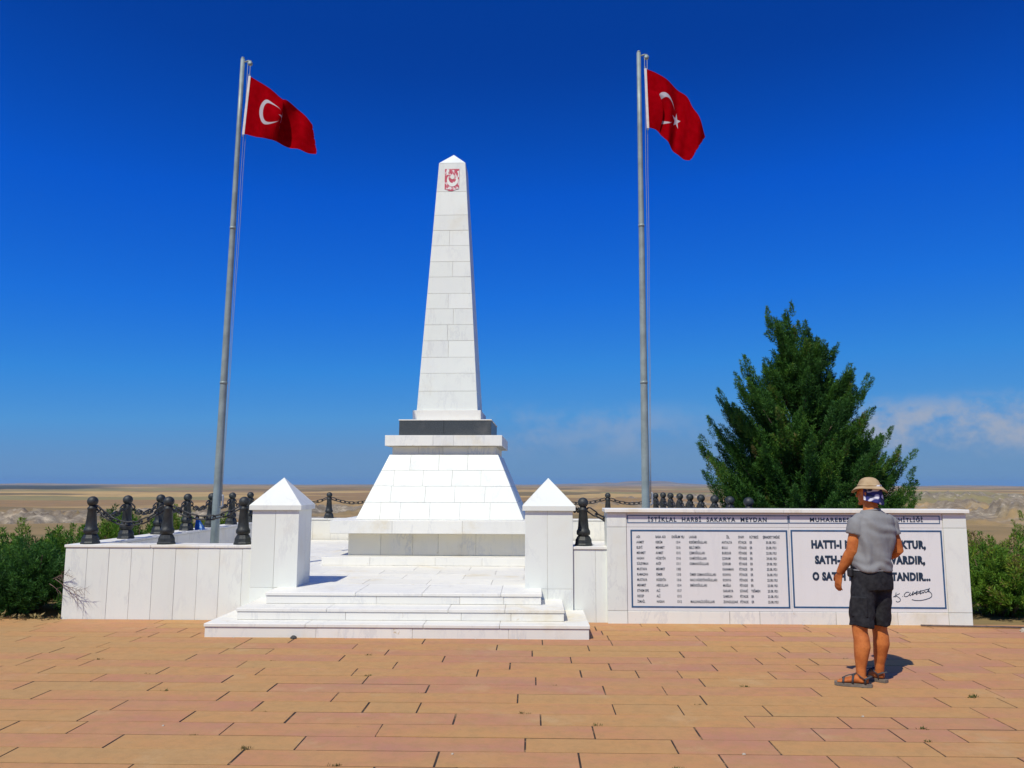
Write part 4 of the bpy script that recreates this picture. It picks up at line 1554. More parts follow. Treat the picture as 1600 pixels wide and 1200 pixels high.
def plumes_to_mesh(name, mat, P, D, S, T, tpl, parent, off):
    """P positions, D directions, S scales, T tints"""
    V, TT = [], []
    for i in range(len(P)):
        d = D[i] / np.linalg.norm(D[i])
        a = np.cross(d, [0.3, 0.9, 0.2] if abs(d[1]) < 0.8 else [1, 0, 0])
        a /= np.linalg.norm(a)
        b = np.cross(d, a)
        w = RNG.random() * 6.283
        a, b = a * math.cos(w) + b * math.sin(w), b * math.cos(w) - a * math.sin(w)
        q = tpl[i % len(tpl)] * S[i]
        V.append(q[:, :1] * a + q[:, 1:2] * b + q[:, 2:3] * d + P[i])
        TT.append(np.clip(np.repeat(T[i] + RNG.normal(0, 0.10, len(q) // 4), 4), 0, 1))
    V = np.concatenate(V) - np.array(off)
    TT = np.concatenate(TT)
    n = len(V)
    me = bpy.data.meshes.new(name)
    me.vertices.add(n)
    me.vertices.foreach_set('co', V.astype(np.float32).reshape(-1))
    me.loops.add(n)
    me.loops.foreach_set('vertex_index', np.arange(n, dtype=np.int32))
    nf = n // 4
    me.polygons.add(nf)
    me.polygons.foreach_set('loop_start', np.arange(0, n, 4, dtype=np.int32))
    at = me.attributes.new('tint', 'FLOAT', 'POINT')
    at.data.foreach_set('value', TT.astype(np.float32))
    me.materials.append(mat)
    me.update(calc_edges=True)
    o = bpy.data.objects.new(name, me)
    COL.objects.link(o)
    o.parent = parent
    return o


def bough(p0, p1, lift, n=9):
    p0, p1 = np.array(p0, float), np.array(p1, float)
    out = []
    for i in range(n):
        t = i / (n - 1)
        p = p0 * (1 - t) + p1 * t
        p[2] -= lift * 4 * t * (1 - t) * (1 - 0.35 * t)
        out.append(p)
    return out


def build_tree():
    bx, by = 5.02, 14.55
    off = (bx, by, -0.05)
    root = empty('juniper_tree', off, 'big dark green juniper tree standing behind the inscription wall', 'tree')
    px = lambda x: 4.791 + (x - 1228) * 0.01166
    pz = lambda y: 4.992 - (y - 482) * 0.01185
    tips = [(1086, 692), (1088, 745), (1112, 618), (1140, 592), (1157, 566), (1195, 487), (1205, 505), (1230, 484), (1242, 512), (1264, 512), (1290, 540), (1285, 575), (1296, 590),
            (1330, 578), (1336, 600), (1358, 593), (1345, 622), (1364, 645), (1350, 672), (1372, 690), (1388, 678), (1398, 705), (1424, 712), (1415, 740), (1422, 760), (1420, 785), (1100, 660), (1125, 640), (1095, 715),
            (1215, 540), (1250, 560), (1275, 620), (1180, 600), (1165, 585), (1310, 640)]
    P, D, S, T = [], [], [], []
    limbs = MB()
    tr = MB()
    zz_ = np.linspace(-0.15, 4.2, 12)
    tr.tube([(bx + 0.05 * math.sin(z * 1.7) - 0.10 * z / 4, by + 0.04 * math.cos(z * 2), z) for z in zz_], list(np.linspace(0.15, 0.02, 12)), 10, up=(0, 1, 0))
    tr.build('trunk', M['bark'], root, off)
    Rz = lambda z: np.interp(z, [0.2, 0.9, 1.6, 2.2, 2.8, 3.4, 4.0, 4.5, 5.0], [1.8, 1.95, 1.95, 1.82, 1.55, 1.22, 0.82, 0.52, 0.10])
    B = []
    for x, y in tips:
        X, Zt = px(x), pz(y)
        X -= 0.02 if X < bx else 0.17 * min(1.0, (X - bx) / 1.2)
        B.append((X, by - 0.1 + random.uniform(-0.3, 0.2), Zt - 0.10, 1.0))
        for q in range(2 if Zt < 3.7 else 0):
            B.append((bx + (X - bx) * random.uniform(0.82, 0.97) + random.uniform(-0.07, 0.07), by + random.uniform(-0.6, 0.3), Zt - random.uniform(0.02, 0.25), 1.0))
    for k in range(200):
        z = 0.35 + 4.1 * random.random() ** 1.15
        a = random.uniform(0, 2 * math.pi)
        r = Rz(z) * random.choice((0.96, 0.9, 0.8, 0.62)) * random.uniform(0.86, 1.0)
        # deep notches between the big boughs
        r *= 0.86 + 0.14 * math.sin(a * 5 + z * 2.3)
        B.append((bx + r * math.cos(a) + 0.02, by + r * math.sin(a), z, 0.0))
    for X, Y, Zt, outl in B:
        r = math.hypot(X - bx, Y - by)
        zs = max(0.1, Zt - 0.35 - r * random.uniform(0.45, 0.75))
        path = bough((bx - 0.02 * zs, by, zs), (X, Y, Zt), 0.12 + 0.10 * r)
        limbs.tube([tuple(p) for p in path[:7]], list(np.linspace(0.035, 0.008, 7)), 5, up=(0, 1, 0.2))
        tint0 = random.gauss(0.42, 0.16)
        L = np.linalg.norm(path[-1] - path[0])
        n = int(9 + 10 * min(L, 1.9))
        for i in range(n):
            t = 0.30 + 0.70 * (i + random.random()) / n
            f = t * (len(path) - 1)
            k = min(int(f), len(path) - 2)
            p = path[k] + (path[k + 1] - path[k]) * (f - k)
            d = path[k + 1] - path[k]
            d = d / np.linalg.norm(d)
            w = 0.15 * (1.1 - t) + 0.008
            p = p + RNG.normal(0, w, 3)
            dd = d + np.array([0, 0, 0.38]) + RNG.normal(0, 0.36 * (1.2 - t), 3)
            sc_ = random.uniform(0.7, 1.15) * (0.72 if t > 0.85 else 1.0)
            P.append(p - dd / np.linalg.norm(dd) * 0.34 * sc_ * (0.75 if t > 0.8 else 0.4))
            D.append(dd)
            S.append(sc_)
            T.append(tint0 + random.gauss(0.02, 0.10) + 0.14 * (t > 0.9))  # tip plumes yellower: sunlit tips put into the leaf tint
    for x, y in tips:
        X, Zt = px(x), pz(y)
        out_ = np.array([(X - bx) * 0.35, 0.0, 1.0])
        for q in range(2):
            d = out_ + RNG.normal(0, 0.09, 3)
            d /= np.linalg.norm(d)
            sc_ = random.uniform(0.60, 0.80)
            P.append(np.array([X - (0.10 if X > bx else -0.02), by - 0.15 + random.uniform(-0.1, 0.1), Zt + 0.02]) - d * sc_ * 0.30 + RNG.normal(0, 0.012, 3))
            D.append(d)
            S.append(sc_)
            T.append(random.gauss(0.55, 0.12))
    limbs.build('limbs', M['bark'], root, off)
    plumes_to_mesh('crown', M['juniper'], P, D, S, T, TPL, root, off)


build_tree()


def bush(name, cx, cy, rx, ry, h, n, label, seed, group, z0=-0.05, tint=0.45, mat='hedge', lumps=6, tpl=None, base=0.0):
    rr = np.random.default_rng(seed)
    off = (cx, cy, z0)
    root = empty(name, off, label, 'shrub', group)
    lum = []
    for k in range(lumps):
        a = rr.random() * 6.283
        q = 0.62 * math.sqrt(rr.random())
        lum.append((cx + rx * q * math.cos(a), cy + ry * q * math.sin(a), h * (0.62 + 0.38 * rr.random()), 0.5 + 0.25 * rr.random(), rr.normal(tint, 0.13)))
    st = MB()
    for l in lum:
        st.tube([(cx + (l[0] - cx) * 0.2, cy + (l[1] - cy) * 0.2, z0 - 0.05), (cx + (l[0] - cx) * 0.6, cy + (l[1] - cy) * 0.6, z0 + l[2] * 0.3), (l[0], l[1], z0 + l[2] * 0.75)], [0.03, 0.018, 0.008], 6, up=(0, 1, 0.1))
    st.build('stems', M['bark'], root, off)
    P, D, S, T = [], [], [], []
    for i in range(n):
        l = lum[rr.integers(len(lum))]
        d = rr.normal(0, 1, 3)
        d[2] = abs(d[2]) * 0.95 - 0.42
        d /= np.linalg.norm(d)
        q = 0.45 + 0.55 * rr.random() ** 0.5
        p = np.array([l[0] + d[0] * rx * l[3] * q, l[1] + d[1] * ry * l[3] * q, z0 + l[2] * (0.40 + 0.58 * d[2] * q)])
        if p[2] < z0 + base:
            p[2] = z0 + base + 0.1 * rr.random()
        dd = d + np.array([0, 0, 0.55]) + rr.normal(0, 0.35, 3)
        s = 0.65 + 0.55 * rr.random()
        P.append(p - dd / np.linalg.norm(dd) * 0.2 * s)
        D.append(dd)
        S.append(s)
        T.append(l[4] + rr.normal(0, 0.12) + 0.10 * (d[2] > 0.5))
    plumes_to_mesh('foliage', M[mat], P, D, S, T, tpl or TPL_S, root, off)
    return root


gl = 'green shrubs along the left parapet'
gr_ = 'green shrubs right of the inscription wall'
lb = bush('juniper_shrub', -6.95, 10.95, 0.95, 0.72, 1.10, 820, 'dense dark green juniper shrub pressed against the left end of the front parapet', 1, gl, tint=0.36, mat='juniper', lumps=12)
bush('juniper_shrub', -8.5, 11.25, 1.1, 0.85, 1.04, 700, 'dark green juniper shrub at the left edge of the picture', 2, gl, tint=0.36, mat='juniper', lumps=9)
bush('juniper_shrub', -7.6, 12.6, 1.1, 0.8, 1.28, 460, 'green juniper shrub behind the front row on the left', 3, gl, tint=0.5, lumps=8)
bush('juniper_shrub', -6.62, 12.9, 0.62, 0.9, 1.42, 480, 'green shrub seen behind the two leftmost bollards', 4, gl, tint=0.52, lumps=7)
bush('juniper_shrub', -6.62, 14.9, 0.62, 1.0, 1.42, 420, 'bright green shrub behind the left side parapet before the flagpole', 5, gl, tint=0.66, lumps=7)
bush('juniper_shrub', -6.62, 17.0, 0.62, 1.1, 1.42, 380, 'bright green shrub behind the left side parapet beyond the flagpole', 6, gl, tint=0.68, lumps=7)
bush('juniper_shrub', -9.3, 13.6, 1.2, 1.0, 0.95, 300, 'green shrub half out of the picture behind the left edge one', 7, gl, tint=0.5, lumps=7)
bush('juniper_shrub', 6.45, 11.05, 0.92, 0.62, 1.12, 640, 'dense green shrub growing beside the right end of the inscription wall', 11, gr_, tint=0.58, lumps=9)
bush('juniper_shrub', 7.75, 11.0, 0.9, 0.7, 0.95, 420, 'low green shrub at the right edge of the picture', 12, gr_, tint=0.58, lumps=8)
bush('juniper_shrub', 6.9, 12.2, 0.8, 0.6, 1.2, 320, 'green shrub behind the one at the wall end on the right', 13, gr_, tint=0.6, lumps=7)
# low scrub line on the slope further off to the right
gs = 'scrub bushes on the slope'
for i, (x, y, r, h) in enumerate(((14.1, 22.4, 0.8, 1.15), (15.5, 23.6, 0.9, 1.2), (17.3, 25.5, 0.9, 1.1), (19.2, 28.0, 1.0, 1.1))):
    zt = float(terrain_z(np.array([x]), np.array([y]))[0])
    bush('scrub_bush', x, y, r, r * 0.8, h, 150, '%s low scrub bush on the dry slope beyond the wall end' % ('nearest', 'second nearest', 'third nearest', 'farthest')[i], 30 + i, gs, zt, 0.6, lumps=5)

# bare twigs of the left shrub lying against the marble
tw = MB()


def twig(p, d, L, r, depth):
    p, d = Vector(p), Vector(d).normalized()
    pts = [p]
    for k in range(4):
        d = (d + Vector((random.uniform(-0.25, 0.25), random.uniform(-0.12, 0.12), random.uniform(-0.28, 0.22)))).normalized()
        p = p + d * L / 4
        if p.y > 10.0:
            p.y = 10.0
        pts.append(p.copy())
    tw.tube([tuple(q) for q in pts], [r, r * 0.85, r * 0.7, r * 0.5, r * 0.3], 5, up=(0, 1, 0.1))
    if depth > 0:
        for k in (1, 2, 3):
            for s in (1, -1):
                if random.random() < 0.85:
                    twig(pts[k], d + Vector((0.2, -0.1, s * random.uniform(0.5, 1.1))), L * 0.5, r * 0.6, depth - 1)


twig((-6.03, 9.99, 0.50), (1, -0.10, -0.75), 0.42, 0.0055, 2)
twig((-6.06, 9.99, 0.50), (1, -0.12, 0.35), 0.22, 0.0045, 2)
twig((-6.10, 9.99, 0.44), (1, -0.12, -0.25), 0.24, 0.0045, 1)
tw.build('dry_twigs', M['twig'], lb, (-6.95, 10.95, -0.05))


# ------------------------------------------------------------------ person
def bake(mb, name, mat, parent, off, voxel=0.006, smooth=4, disp=None):
    o = mb.build(name, mat, None, (0, 0, 0))
    m = o.modifiers.new('r', 'REMESH')
    m.mode = 'VOXEL'
    m.voxel_size = voxel
    s = o.modifiers.new('s', 'SMOOTH')
    s.factor = 0.5
    s.iterations = smooth
    dg = bpy.context.evaluated_depsgraph_get()
    me = bpy.data.meshes.new_from_object(o.evaluated_get(dg))
    me.name = name
    bpy.data.objects.remove(o)
    n = len(me.vertices)
    co = np.zeros(n * 3, np.float32)
    me.vertices.foreach_get('co', co)
    co = co.reshape(-1, 3)
    if disp is not None:
        no = np.zeros(n * 3, np.float32)
        me.vertices.foreach_get('normal', no)
        co = co + no.reshape(-1, 3) * disp(co)[:, None]
    me.vertices.foreach_set('co', (co - np.array(off)).astype(np.float32).reshape(-1))
    me.polygons.foreach_set('use_smooth', [True] * len(me.polygons))
    me.materials.clear()
    me.materials.append(mat)
    me.update()
    ob = bpy.data.objects.new(name, me)
    COL.objects.link(ob)
    ob.parent = parent
    return ob


def loft(mb, secs, yaw, seg=28):
    """secs: (cx, cy, z, rx, ry); superellipse-ish rings"""
    vs_, fs = [], []
    c, s = math.cos(yaw), math.sin(yaw)
    for (cx, cy, z, rx, ry) in secs:
        for i in range(seg):
            a = 2 * math.pi * i / seg
            ex = 0.85
            x = rx * math.copysign(abs(math.cos(a)) ** ex, math.cos(a))
            y = ry * math.copysign(abs(math.sin(a)) ** ex, math.sin(a))
            vs_.append((cx + x * c - y * s, cy + x * s + y * c, z))
    n = len(secs)
    for k in range(n - 1):
        for i in range(seg):
            j = (i + 1) % seg
            fs.append((k * seg + i, k * seg + j, (k + 1) * seg + j, (k + 1) * seg + i))
    fs.append(tuple(range(seg))[::-1])
    fs.append(tuple((n - 1) * seg + i for i in range(seg)))
    mb.add(vs_, fs, True)


def build_person():
    off = (2.93, 7.08, 0.0)
    root = empty('person', off, 'person in grey t-shirt, dark shorts, sandals and sun hat reading the inscription wall', 'person')
    t = NT('sunburnt_skin')
    p = t.obj()
    sk = t.mix(t.rng(t.noise(p, 6, 5, 0.6), 0.35, 0.65), (0.40, 0.110, 0.028), (0.58, 0.190, 0.050))
    sk = t.mix(t.rng(t.noise(p, 45, 4, 0.7), 0.5, 0.72, 0.0, 0.45), sk, (0.27, 0.070, 0.020))
    t.base(sk)
    t.b.inputs['Subsurface Weight'].default_value = 0.0
    skin = t.put(0.62, 0, 0.2)
    t.bump(t.noise(p, 120, 3), 0.1, 0.003)
    TY = R(20)
    HY = R(42)
    tor = [(2.985, 7.085, 0.84, 0.158, 0.120), (2.985, 7.085, 0.92, 0.165, 0.122), (2.990, 7.085, 1.00, 0.160, 0.115), (3.005, 7.088, 1.10, 0.160, 0.110), (3.02, 7.09, 1.20, 0.172, 0.113), (3.033, 7.10, 1.30, 0.185, 0.113),
           (3.038, 7.105, 1.37, 0.170, 0.098), (3.038, 7.108, 1.42, 0.135, 0.08), (3.032, 7.112, 1.465, 0.085, 0.07), (3.026, 7.115, 1.50, 0.058, 0.06), (3.024, 7.118, 1.56, 0.055, 0.058)]
    body = MB()
    loft(body, tor, TY)
    # legs
    LH, LK, LA = (2.905, 7.06, 0.86), (2.830, 7.010, 0.475), (2.810, 6.985, 0.09)
    RH, RK, RA = (3.055, 7.10, 0.86), (3.052, 7.135, 0.475), (3.044, 7.165, 0.09)

    def leg(H, K, A, sw):
        H, K, A = Vector(H), Vector(K), Vector(A)
        f = Vector((-math.sin(R(45)), math.cos(R(45)), 0))
        pts = [H, H.lerp(K, 0.5), K + Vector((0, 0, 0.06)), K - Vector((0, 0, 0.03)), K.lerp(A, 0.22) - f * 0.012, K.lerp(A, 0.38) - f * 0.016, K.lerp(A, 0.6) - f * 0.006, K.lerp(A, 0.82), A, A - Vector((0, 0, 0.05))]
        body.tube([tuple(q) for q in pts], [0.090, 0.082, 0.068, 0.062, 0.065, 0.068, 0.057, 0.042, 0.038, 0.040], 18, up=(0, 1, 0))
    leg(LH, LK, LA, 1)
    leg(RH, RK, RA, -1)

    def foot(heel, d, L=0.255):
        heel, d = Vector(heel), Vector(d).normalized()
        s = Vector((d.y, -d.x, 0))
        pts = [heel - d * 0.0 + Vector((0, 0, 0.055)), heel + d * 0.04 + Vector((0, 0, 0.058)), heel + d * 0.10 + Vector((0, 0, 0.060)), heel + d * 0.16 + Vector((0, 0, 0.048)), heel + d * 0.205 + Vector((0, 0, 0.040)), heel + d * 0.235 + Vector((0, 0, 0.036))]
        body.tube([tuple(q) for q in pts], [(0.024, 0.024), (0.033, 0.034), (0.038, 0.034), (0.044, 0.024), (0.045, 0.016), (0.034, 0.012)], 14, up=(0, 0, 1))
        for k in range(5):
            o_ = (k - 2) * 0.0175
            ln = 0.030 if k not in (0,) else 0.036
            b = heel + d * (0.222 - 0.006 * abs(k - 1)) + s * o_ + Vector((0, 0, 0.036))
            body.tube([tuple(b), tuple(b + d * ln * 0.6 + Vector((0, 0, 0.002))), tuple(b + d * ln - Vector((0, 0, 0.004)))], [0.0095, 0.0095, 0.007], 8, up=(0, 0, 1))
    LF = ((2.864, 6.966, 0.0), (-0.93, 0.32, 0))
    RF = ((3.066, 7.133, 0.0), (-0.62, 0.78, 0))
    foot(*LF)
    foot(*RF)
    # arms
    LS, LE, LW = (2.882, 7.06, 1.405), (2.818, 7.055, 1.13), (2.735, 7.150, 0.925)
    RS, RE, RW = (3.195, 7.165, 1.395), (3.262, 7.165, 1.125), (3.215, 7.365, 1.035)

    def arm(S_, E_, W_):
        S_, E_, W_ = Vector(S_), Vector(E_), Vector(W_)
        pts = [S_, S_.lerp(E_, 0.3), S_.lerp(E_, 0.7), E_, E_.lerp(W_, 0.25), E_.lerp(W_, 0.6), W_]
        body.tube([tuple(q) for q in pts], [0.040, 0.050, 0.054, 0.051, 0.052, 0.043, (0.033, 0.027)], 14, up=(0, 1, 0))
    arm(LS, LE, LW)
    arm(RS, RE, RW)

    def hand(W_, d, pn, side):
        """W_ wrist, d pointing to the fingers, pn palm normal, side: thumb direction"""
        W_, d, pn, sd = Vector(W_), Vector(d).normalized(), Vector(pn).normalized(), Vector(side)
        sd = (sd - d * sd.dot(d)).normalized()
        pn = d.cross(sd)
        if pn.dot(Vector(pn)) < 0:
            pn = -pn
        body.tube([tuple(W_ - d * 0.01), tuple(W_ + d * 0.035), tuple(W_ + d * 0.075), tuple(W_ + d * 0.098)], [(0.022, 0.027), (0.016, 0.036), (0.0145, 0.040), (0.011, 0.036)], 12, up=tuple(sd))
        L = [0.066, 0.076, 0.070, 0.056]
        for k in range(4):
            b = W_ + d * 0.090 + sd * (0.029 - 0.0195 * k)
            q1 = b + d * L[k] * 0.5 + pn * 0.008
            q2 = q1 + (d * 0.8 + pn * 0.6).normalized() * L[k] * 0.33
            q3 = q2 + (d * 0.5 + pn * 0.85).normalized() * L[k] * 0.27
            body.tube([tuple(b), tuple(q1), tuple(q2), tuple(q3)], [0.0092, 0.0088, 0.008, 0.0066], 8, up=tuple(sd))
        b = W_ + d * 0.025 + sd * 0.030
        q1 = b + (d * 0.7 + sd * 0.6 + pn * 0.25).normalized() * 0.040
        q2 = q1 + (d * 0.9 + sd * 0.2 + pn * 0.3).normalized() * 0.034
        body.tube([tuple(b - sd * 0.015), tuple(b), tuple(q1), tuple(q2)], [0.012, 0.0125, 0.0105, 0.008], 8, up=tuple(pn))
    hand(LW, (-0.16, 0.10, -0.95), (1, 0.2, 0), (-0.45, 0.85, 0))
    hand(RW, (-0.35, 0.9, -0.15), (-1, 0, 0), (-0.2, 0, 1))
    # head
    hc = Vector((3.018, 7.125, 1.632))
    Hm = Matrix.Rotation(HY, 3, 'Z')

    def hp(x, y, z):
        return tuple(hc + Hm @ Vector((x, y, z)))
    body.ellipsoid(hp(0, -0.012, 0.022), (0.076, 0.092, 0.100), Hm, 22, 16)
    body.ellipsoid(hp(0, 0.030, -0.040), (0.058, 0.062, 0.072), Hm, 18, 12)
    body.tube([hp(0, 0.082, 0.02), hp(0, 0.100, -0.012), hp(0, 0.108, -0.028), hp(0, 0.088, -0.034)], [0.010, 0.013, 0.016, 0.010], 10, up=(1, 0, 0))
    body.tube([hp(-0.022, 0.086, -0.058), hp(0, 0.094, -0.056), hp(0.022, 0.086, -0.058)], [0.006, 0.009, 0.006], 8)
    body.ellipsoid(hp(0, 0.080, -0.092), (0.024, 0.020, 0.020), Hm, 12, 8)
    for s in (-1, 1):
        body.ellipsoid(hp(s * 0.030, 0.082, 0.012), (0.015, 0.011, 0.011), Hm, 10, 8)
        body.ellipsoid(hp(s * 0.081, -0.004, -0.006), (0.010, 0.020, 0.032), Matrix.Rotation(HY + s * R(18), 3, 'Z'), 12, 10)
    body.tube([tuple(hc + Vector((0.004, -0.01, -0.16))), tuple(hc + Vector((0.002, -0.006, -0.04)))], [0.058, 0.054], 16, up=(0, 1, 0))
    bake(body, 'body', skin, root, off, 0.0062, 3)

    # t-shirt
    def folds(amp):
        def f(co):
            x, y, z = co[:, 0], co[:, 1], co[:, 2]
            d = fbm(x * 9 + z * 5, z * 4.0 - y * 6, 3, 5) * 0.8
            d = d + 0.7 * np.sin((x * 26 + z * 16) + 3 * fbm(x * 6, z * 6, 2, 8)) * sstep(1.28, 1.0, z)
            d = d + 0.9 * np.sin(z * 70 + x * 20 + 4 * fbm(x * 7, z * 5, 2, 14)) * sstep(1.10, 1.0, z) * 0.7
            d = d + 0.9 * np.sin(x * 48 + 5 * fbm(x * 4, z * 3, 2, 31)) * sstep(1.36, 1.2, z) * sstep(0.98, 1.06, z)
            d = d + 0.8 * np.sin((x * 0.6 + z) * 34 + 4 * fbm(x * 5, z * 5, 2, 37)) * sstep(1.2, 1.32, z) * sstep(1.46, 1.4, z)
            return d * amp
        return f
    sh = MB()
    st = [(2.985, 7.082, 0.958, 0.186, 0.142), (2.988, 7.083, 0.99, 0.184, 0.140), (2.995, 7.085, 1.05, 0.180, 0.134), (3.008, 7.088, 1.12, 0.180, 0.130), (3.02, 7.09, 1.20, 0.189, 0.130), (3.033, 7.10, 1.30, 0.200, 0.127),
          (3.038, 7.105, 1.37, 0.200, 0.118), (3.038, 7.108, 1.415, 0.176, 0.103), (3.034, 7.112, 1.455, 0.115, 0.085), (3.030, 7.114, 1.482, 0.075, 0.074)]
    loft(sh, st, TY)
    for S_, E_ in ((LS, LE), (RS, RE)):
        S_, E_ = Vector(S_), Vector(E_)
        d = (E_ - S_)
        sh.tube([tuple(S_ - d * 0.06 + Vector(((3.037 - S_.x) * 0.25, (7.1 - S_.y) * 0.25, 0.0))), tuple(S_ + d * 0.1), tuple(S_ + d * 0.3), tuple(S_ + d * 0.45), tuple(S_ + d * 0.50)], [0.056, 0.070, 0.073, 0.075, 0.075], 18, up=(0, 1, 0))
    tt = NT('grey_cotton')
    p = tt.obj()
    k = tt.mix(tt.rng(tt.noise(p, 14, 3), 0.3, 0.7), (0.225, 0.225, 0.225), (0.245, 0.245, 0.245))
    damp = tt.rng(tt.noise(p, 4.5, 4), 0.5, 0.72)
    k = tt.mix(tt.math('MULTIPLY', damp, 0.35), k, (0.18, 0.18, 0.185))
    tt.base(k)
    tt.bump(tt.noise(p, 9, 4), 0.22, 0.02)
    bake(sh, 't_shirt', tt.put(0.9, 0, 0.1), root, off, 0.007, 3, folds(0.0080))
    col = MB()
    col.tube([(3.029 + 0.071 * math.cos(a), 7.115 + 0.070 * math.sin(a), 1.478 + 0.010 * math.sin(a + 2.4)) for a in np.linspace(0, 6.283, 20, endpoint=False)], 0.009, 6, closed=True)
    col.build('collar', tt.m, root, off)

    # shorts
    so = MB()
    loft(so, [(2.985, 7.083, 0.80, 0.180, 0.135), (2.985, 7.083, 0.88, 0.182, 0.139), (2.985, 7.083, 0.95, 0.177, 0.134), (2.987, 7.083, 1.00, 0.173, 0.129)], TY)

    def sleg(H, K, z1, r0, r1):
        H, K = Vector(H), Vector(K)
        f = lambda z: H + (K - H) * ((H.z - z) / (H.z - K.z))
        zz_ = [0.88, 0.78, 0.68, 0.58, z1 + 0.02, z1]
        so.tube([tuple(f(z)) for z in zz_], [r0, r0, r0 * 0.97, r0 * 0.94 + 0.06 * r1, r1, r1], 20, up=(0, 1, 0))
    sleg((2.905, 7.06, 0.86), (2.845, 7.015, 0.475), 0.487, 0.104, 0.100)
    sleg((3.058, 7.10, 0.86), (3.046, 7.125, 0.475), 0.492, 0.100, 0.092)
    ts = NT('charcoal_cotton')
    p = ts.obj()
    ts.base(ts.mix(ts.rng(ts.noise(p, 30, 5), 0.3, 0.7), (0.014, 0.014, 0.017), (0.028, 0.028, 0.031)))
    ts.bump(ts.noise(p, 30, 5), 0.3, 0.01)
    shorts_m = ts.put(0.85, 0, 0.2)

    def sf(co):
        x, y, z = co[:, 0], co[:, 1], co[:, 2]
        return 0.0045 * (np.sin(z * 32 + x * 34 + 4 * fbm(x * 6, z * 6, 2, 3)) * sstep(0.85, 0.6, z) + fbm(x * 10, z * 8, 3, 6))
    shorts = bake(so, 'shorts', shorts_m, root, off, 0.0075, 4, sf)
    pk = MB()
    pk.box(-0.012, 0.012, -0.065, 0.065, -0.085, 0.085, 0.008)
    rm = Matrix.Rotation(R(62), 3, 'Z')
    pk.v = [tuple(rm @ Vector(q) + Vector((2.815, 6.955, 0.665))) for q in pk.v]
    pk.build('cargo_pocket', shorts_m, shorts, off)
    belt = MB()
    loft(belt, [(2.987, 7.083, 0.978, 0.180, 0.137), (2.987, 7.083, 1.008, 0.178, 0.135)], TY)
    belt.build('belt', simple('dark_belt', (0.02, 0.022, 0.03), 0.6, 0, 0.2, 20), shorts, off)
    pouch = MB()
    pouch.box(-0.035, 0.035, -0.025, 0.025, -0.04, 0.035, 0.012)
    pouch.v = [tuple(Matrix.Rotation(R(25), 3, 'Z') @ Vector(q) + Vector((2.802, 7.06, 0.945))) for q in pouch.v]
    pouch.build('belt_pouch', simple('black_nylon', (0.012, 0.012, 0.016), 0.7, 0, 0.2, 20), root, off)

    # bandana hanging under the hat over the nape
    tb = NT('blue_white_bandana')
    p = tb.obj()
    n1 = tb.noise(p, 17, 0, 0.5)
    n2 = tb.noise(tb.vmath('ADD', p, (3, 1, 2)), 22, 0, 0.5)
    c1 = tb.mix(tb.rng(n1, 0.44, 0.54), (0.035, 0.04, 0.17), (0.72, 0.72, 0.80))
    c1 = tb.mix(tb.rng(n2, 0.58, 0.66), c1, (0.02, 0.025, 0.07))
    tb.base(c1)
    bm_ = tb.put(0.85, 0, 0.1)
    bd = MB()
    NA, NZ = 26, 10
    vs_, fs = [], []
    for layer in (0, 1):
        for k in range(NZ):
            tz = k / (NZ - 1)
            z = 0.070 - 0.180 * tz
            for i in range(NA):
                a = R(-90) + R(-98 + 196 * i / (NA - 1))
                flare = 0.010 + 0.018 * max(0, tz - 0.5) + 0.006 * math.sin(i * 1.3 + k * 0.5) * tz
                rx, ry = 0.080 + flare, 0.096 + flare
                if z > 0.045:
                    sh_ = math.sqrt(max(0.2, 1 - ((z - 0.02) / 0.14) ** 2))
                    rx, ry = rx * sh_, ry * sh_
                if tz > 0.72:
                    cut = abs(i - (NA - 1) / 2) / ((NA - 1) / 2)
                    z2 = z + 0.05 * cut * (tz - 0.72) / 0.28
                else:
                    z2 = z
                q = 1.0 if layer == 0 else 0.97
                vs_.append(hp(rx * q * math.cos(a), -0.010 + ry * q * math.sin(a), z2))
    for layer in (0, 1):
        o_ = layer * NA * NZ
        for k in range(NZ - 1):
            for i in range(NA - 1):
                f = (o_ + k * NA + i, o_ + (k + 1) * NA + i, o_ + (k + 1) * NA + i + 1, o_ + k * NA + i + 1)
                fs.append(f if layer == 0 else f[::-1])
    e = NA * NZ
    for i in range(NA - 1):
        b0 = (NZ - 1) * NA + i
        fs.append((b0, b0 + e, b0 + 1 + e, b0 + 1))
    for k in range(NZ - 1):
        a0, b0 = k * NA, k * NA + NA - 1
        fs.append((a0, a0 + e, a0 + NA + e, a0 + NA))
        fs.append((b0, b0 + NA, b0 + NA + e, b0 + e))
    bd.add(vs_, fs, True)
    bd.build('bandana', bm_, root, off)

    # sun hat with a floppy brim
    th = NT('khaki_hat_cotton')
    p = th.obj()
    th.base(th.mix(th.rng(th.noise(p, 14, 5), 0.3, 0.7), (0.36, 0.25, 0.14), (0.46, 0.34, 0.20)))
    th.bump(th.noise(p, 60, 4), 0.3, 0.005)
    hm = th.put(0.9, 0, 0.1)
    ht = MB()
    seg = 40
    prof = [(0.0, 0.138), (0.030, 0.135), (0.054, 0.125), (0.073, 0.107), (0.085, 0.082), (0.091, 0.058), (0.106, 0.055), (0.124, 0.045), (0.140, 0.034), (0.143, 0.031), (0.140, 0.027), (0.122, 0.037), (0.104, 0.047), (0.090, 0.052)]
    vs_, fs = [], []
    for r, z in prof:
        for i in range(seg):
            a = 2 * math.pi * i / seg
            br = max(0, (r - 0.092) / 0.050)
            zz_ = z + br * (0.022 * math.sin(2 * a + 0.9) + 0.010 * math.sin(3 * a + 0.4) - 0.006)
            vs_.append(hp(r * 0.97 * math.cos(a), -0.008 + r * 1.06 * math.sin(a), zz_ + 0.002))
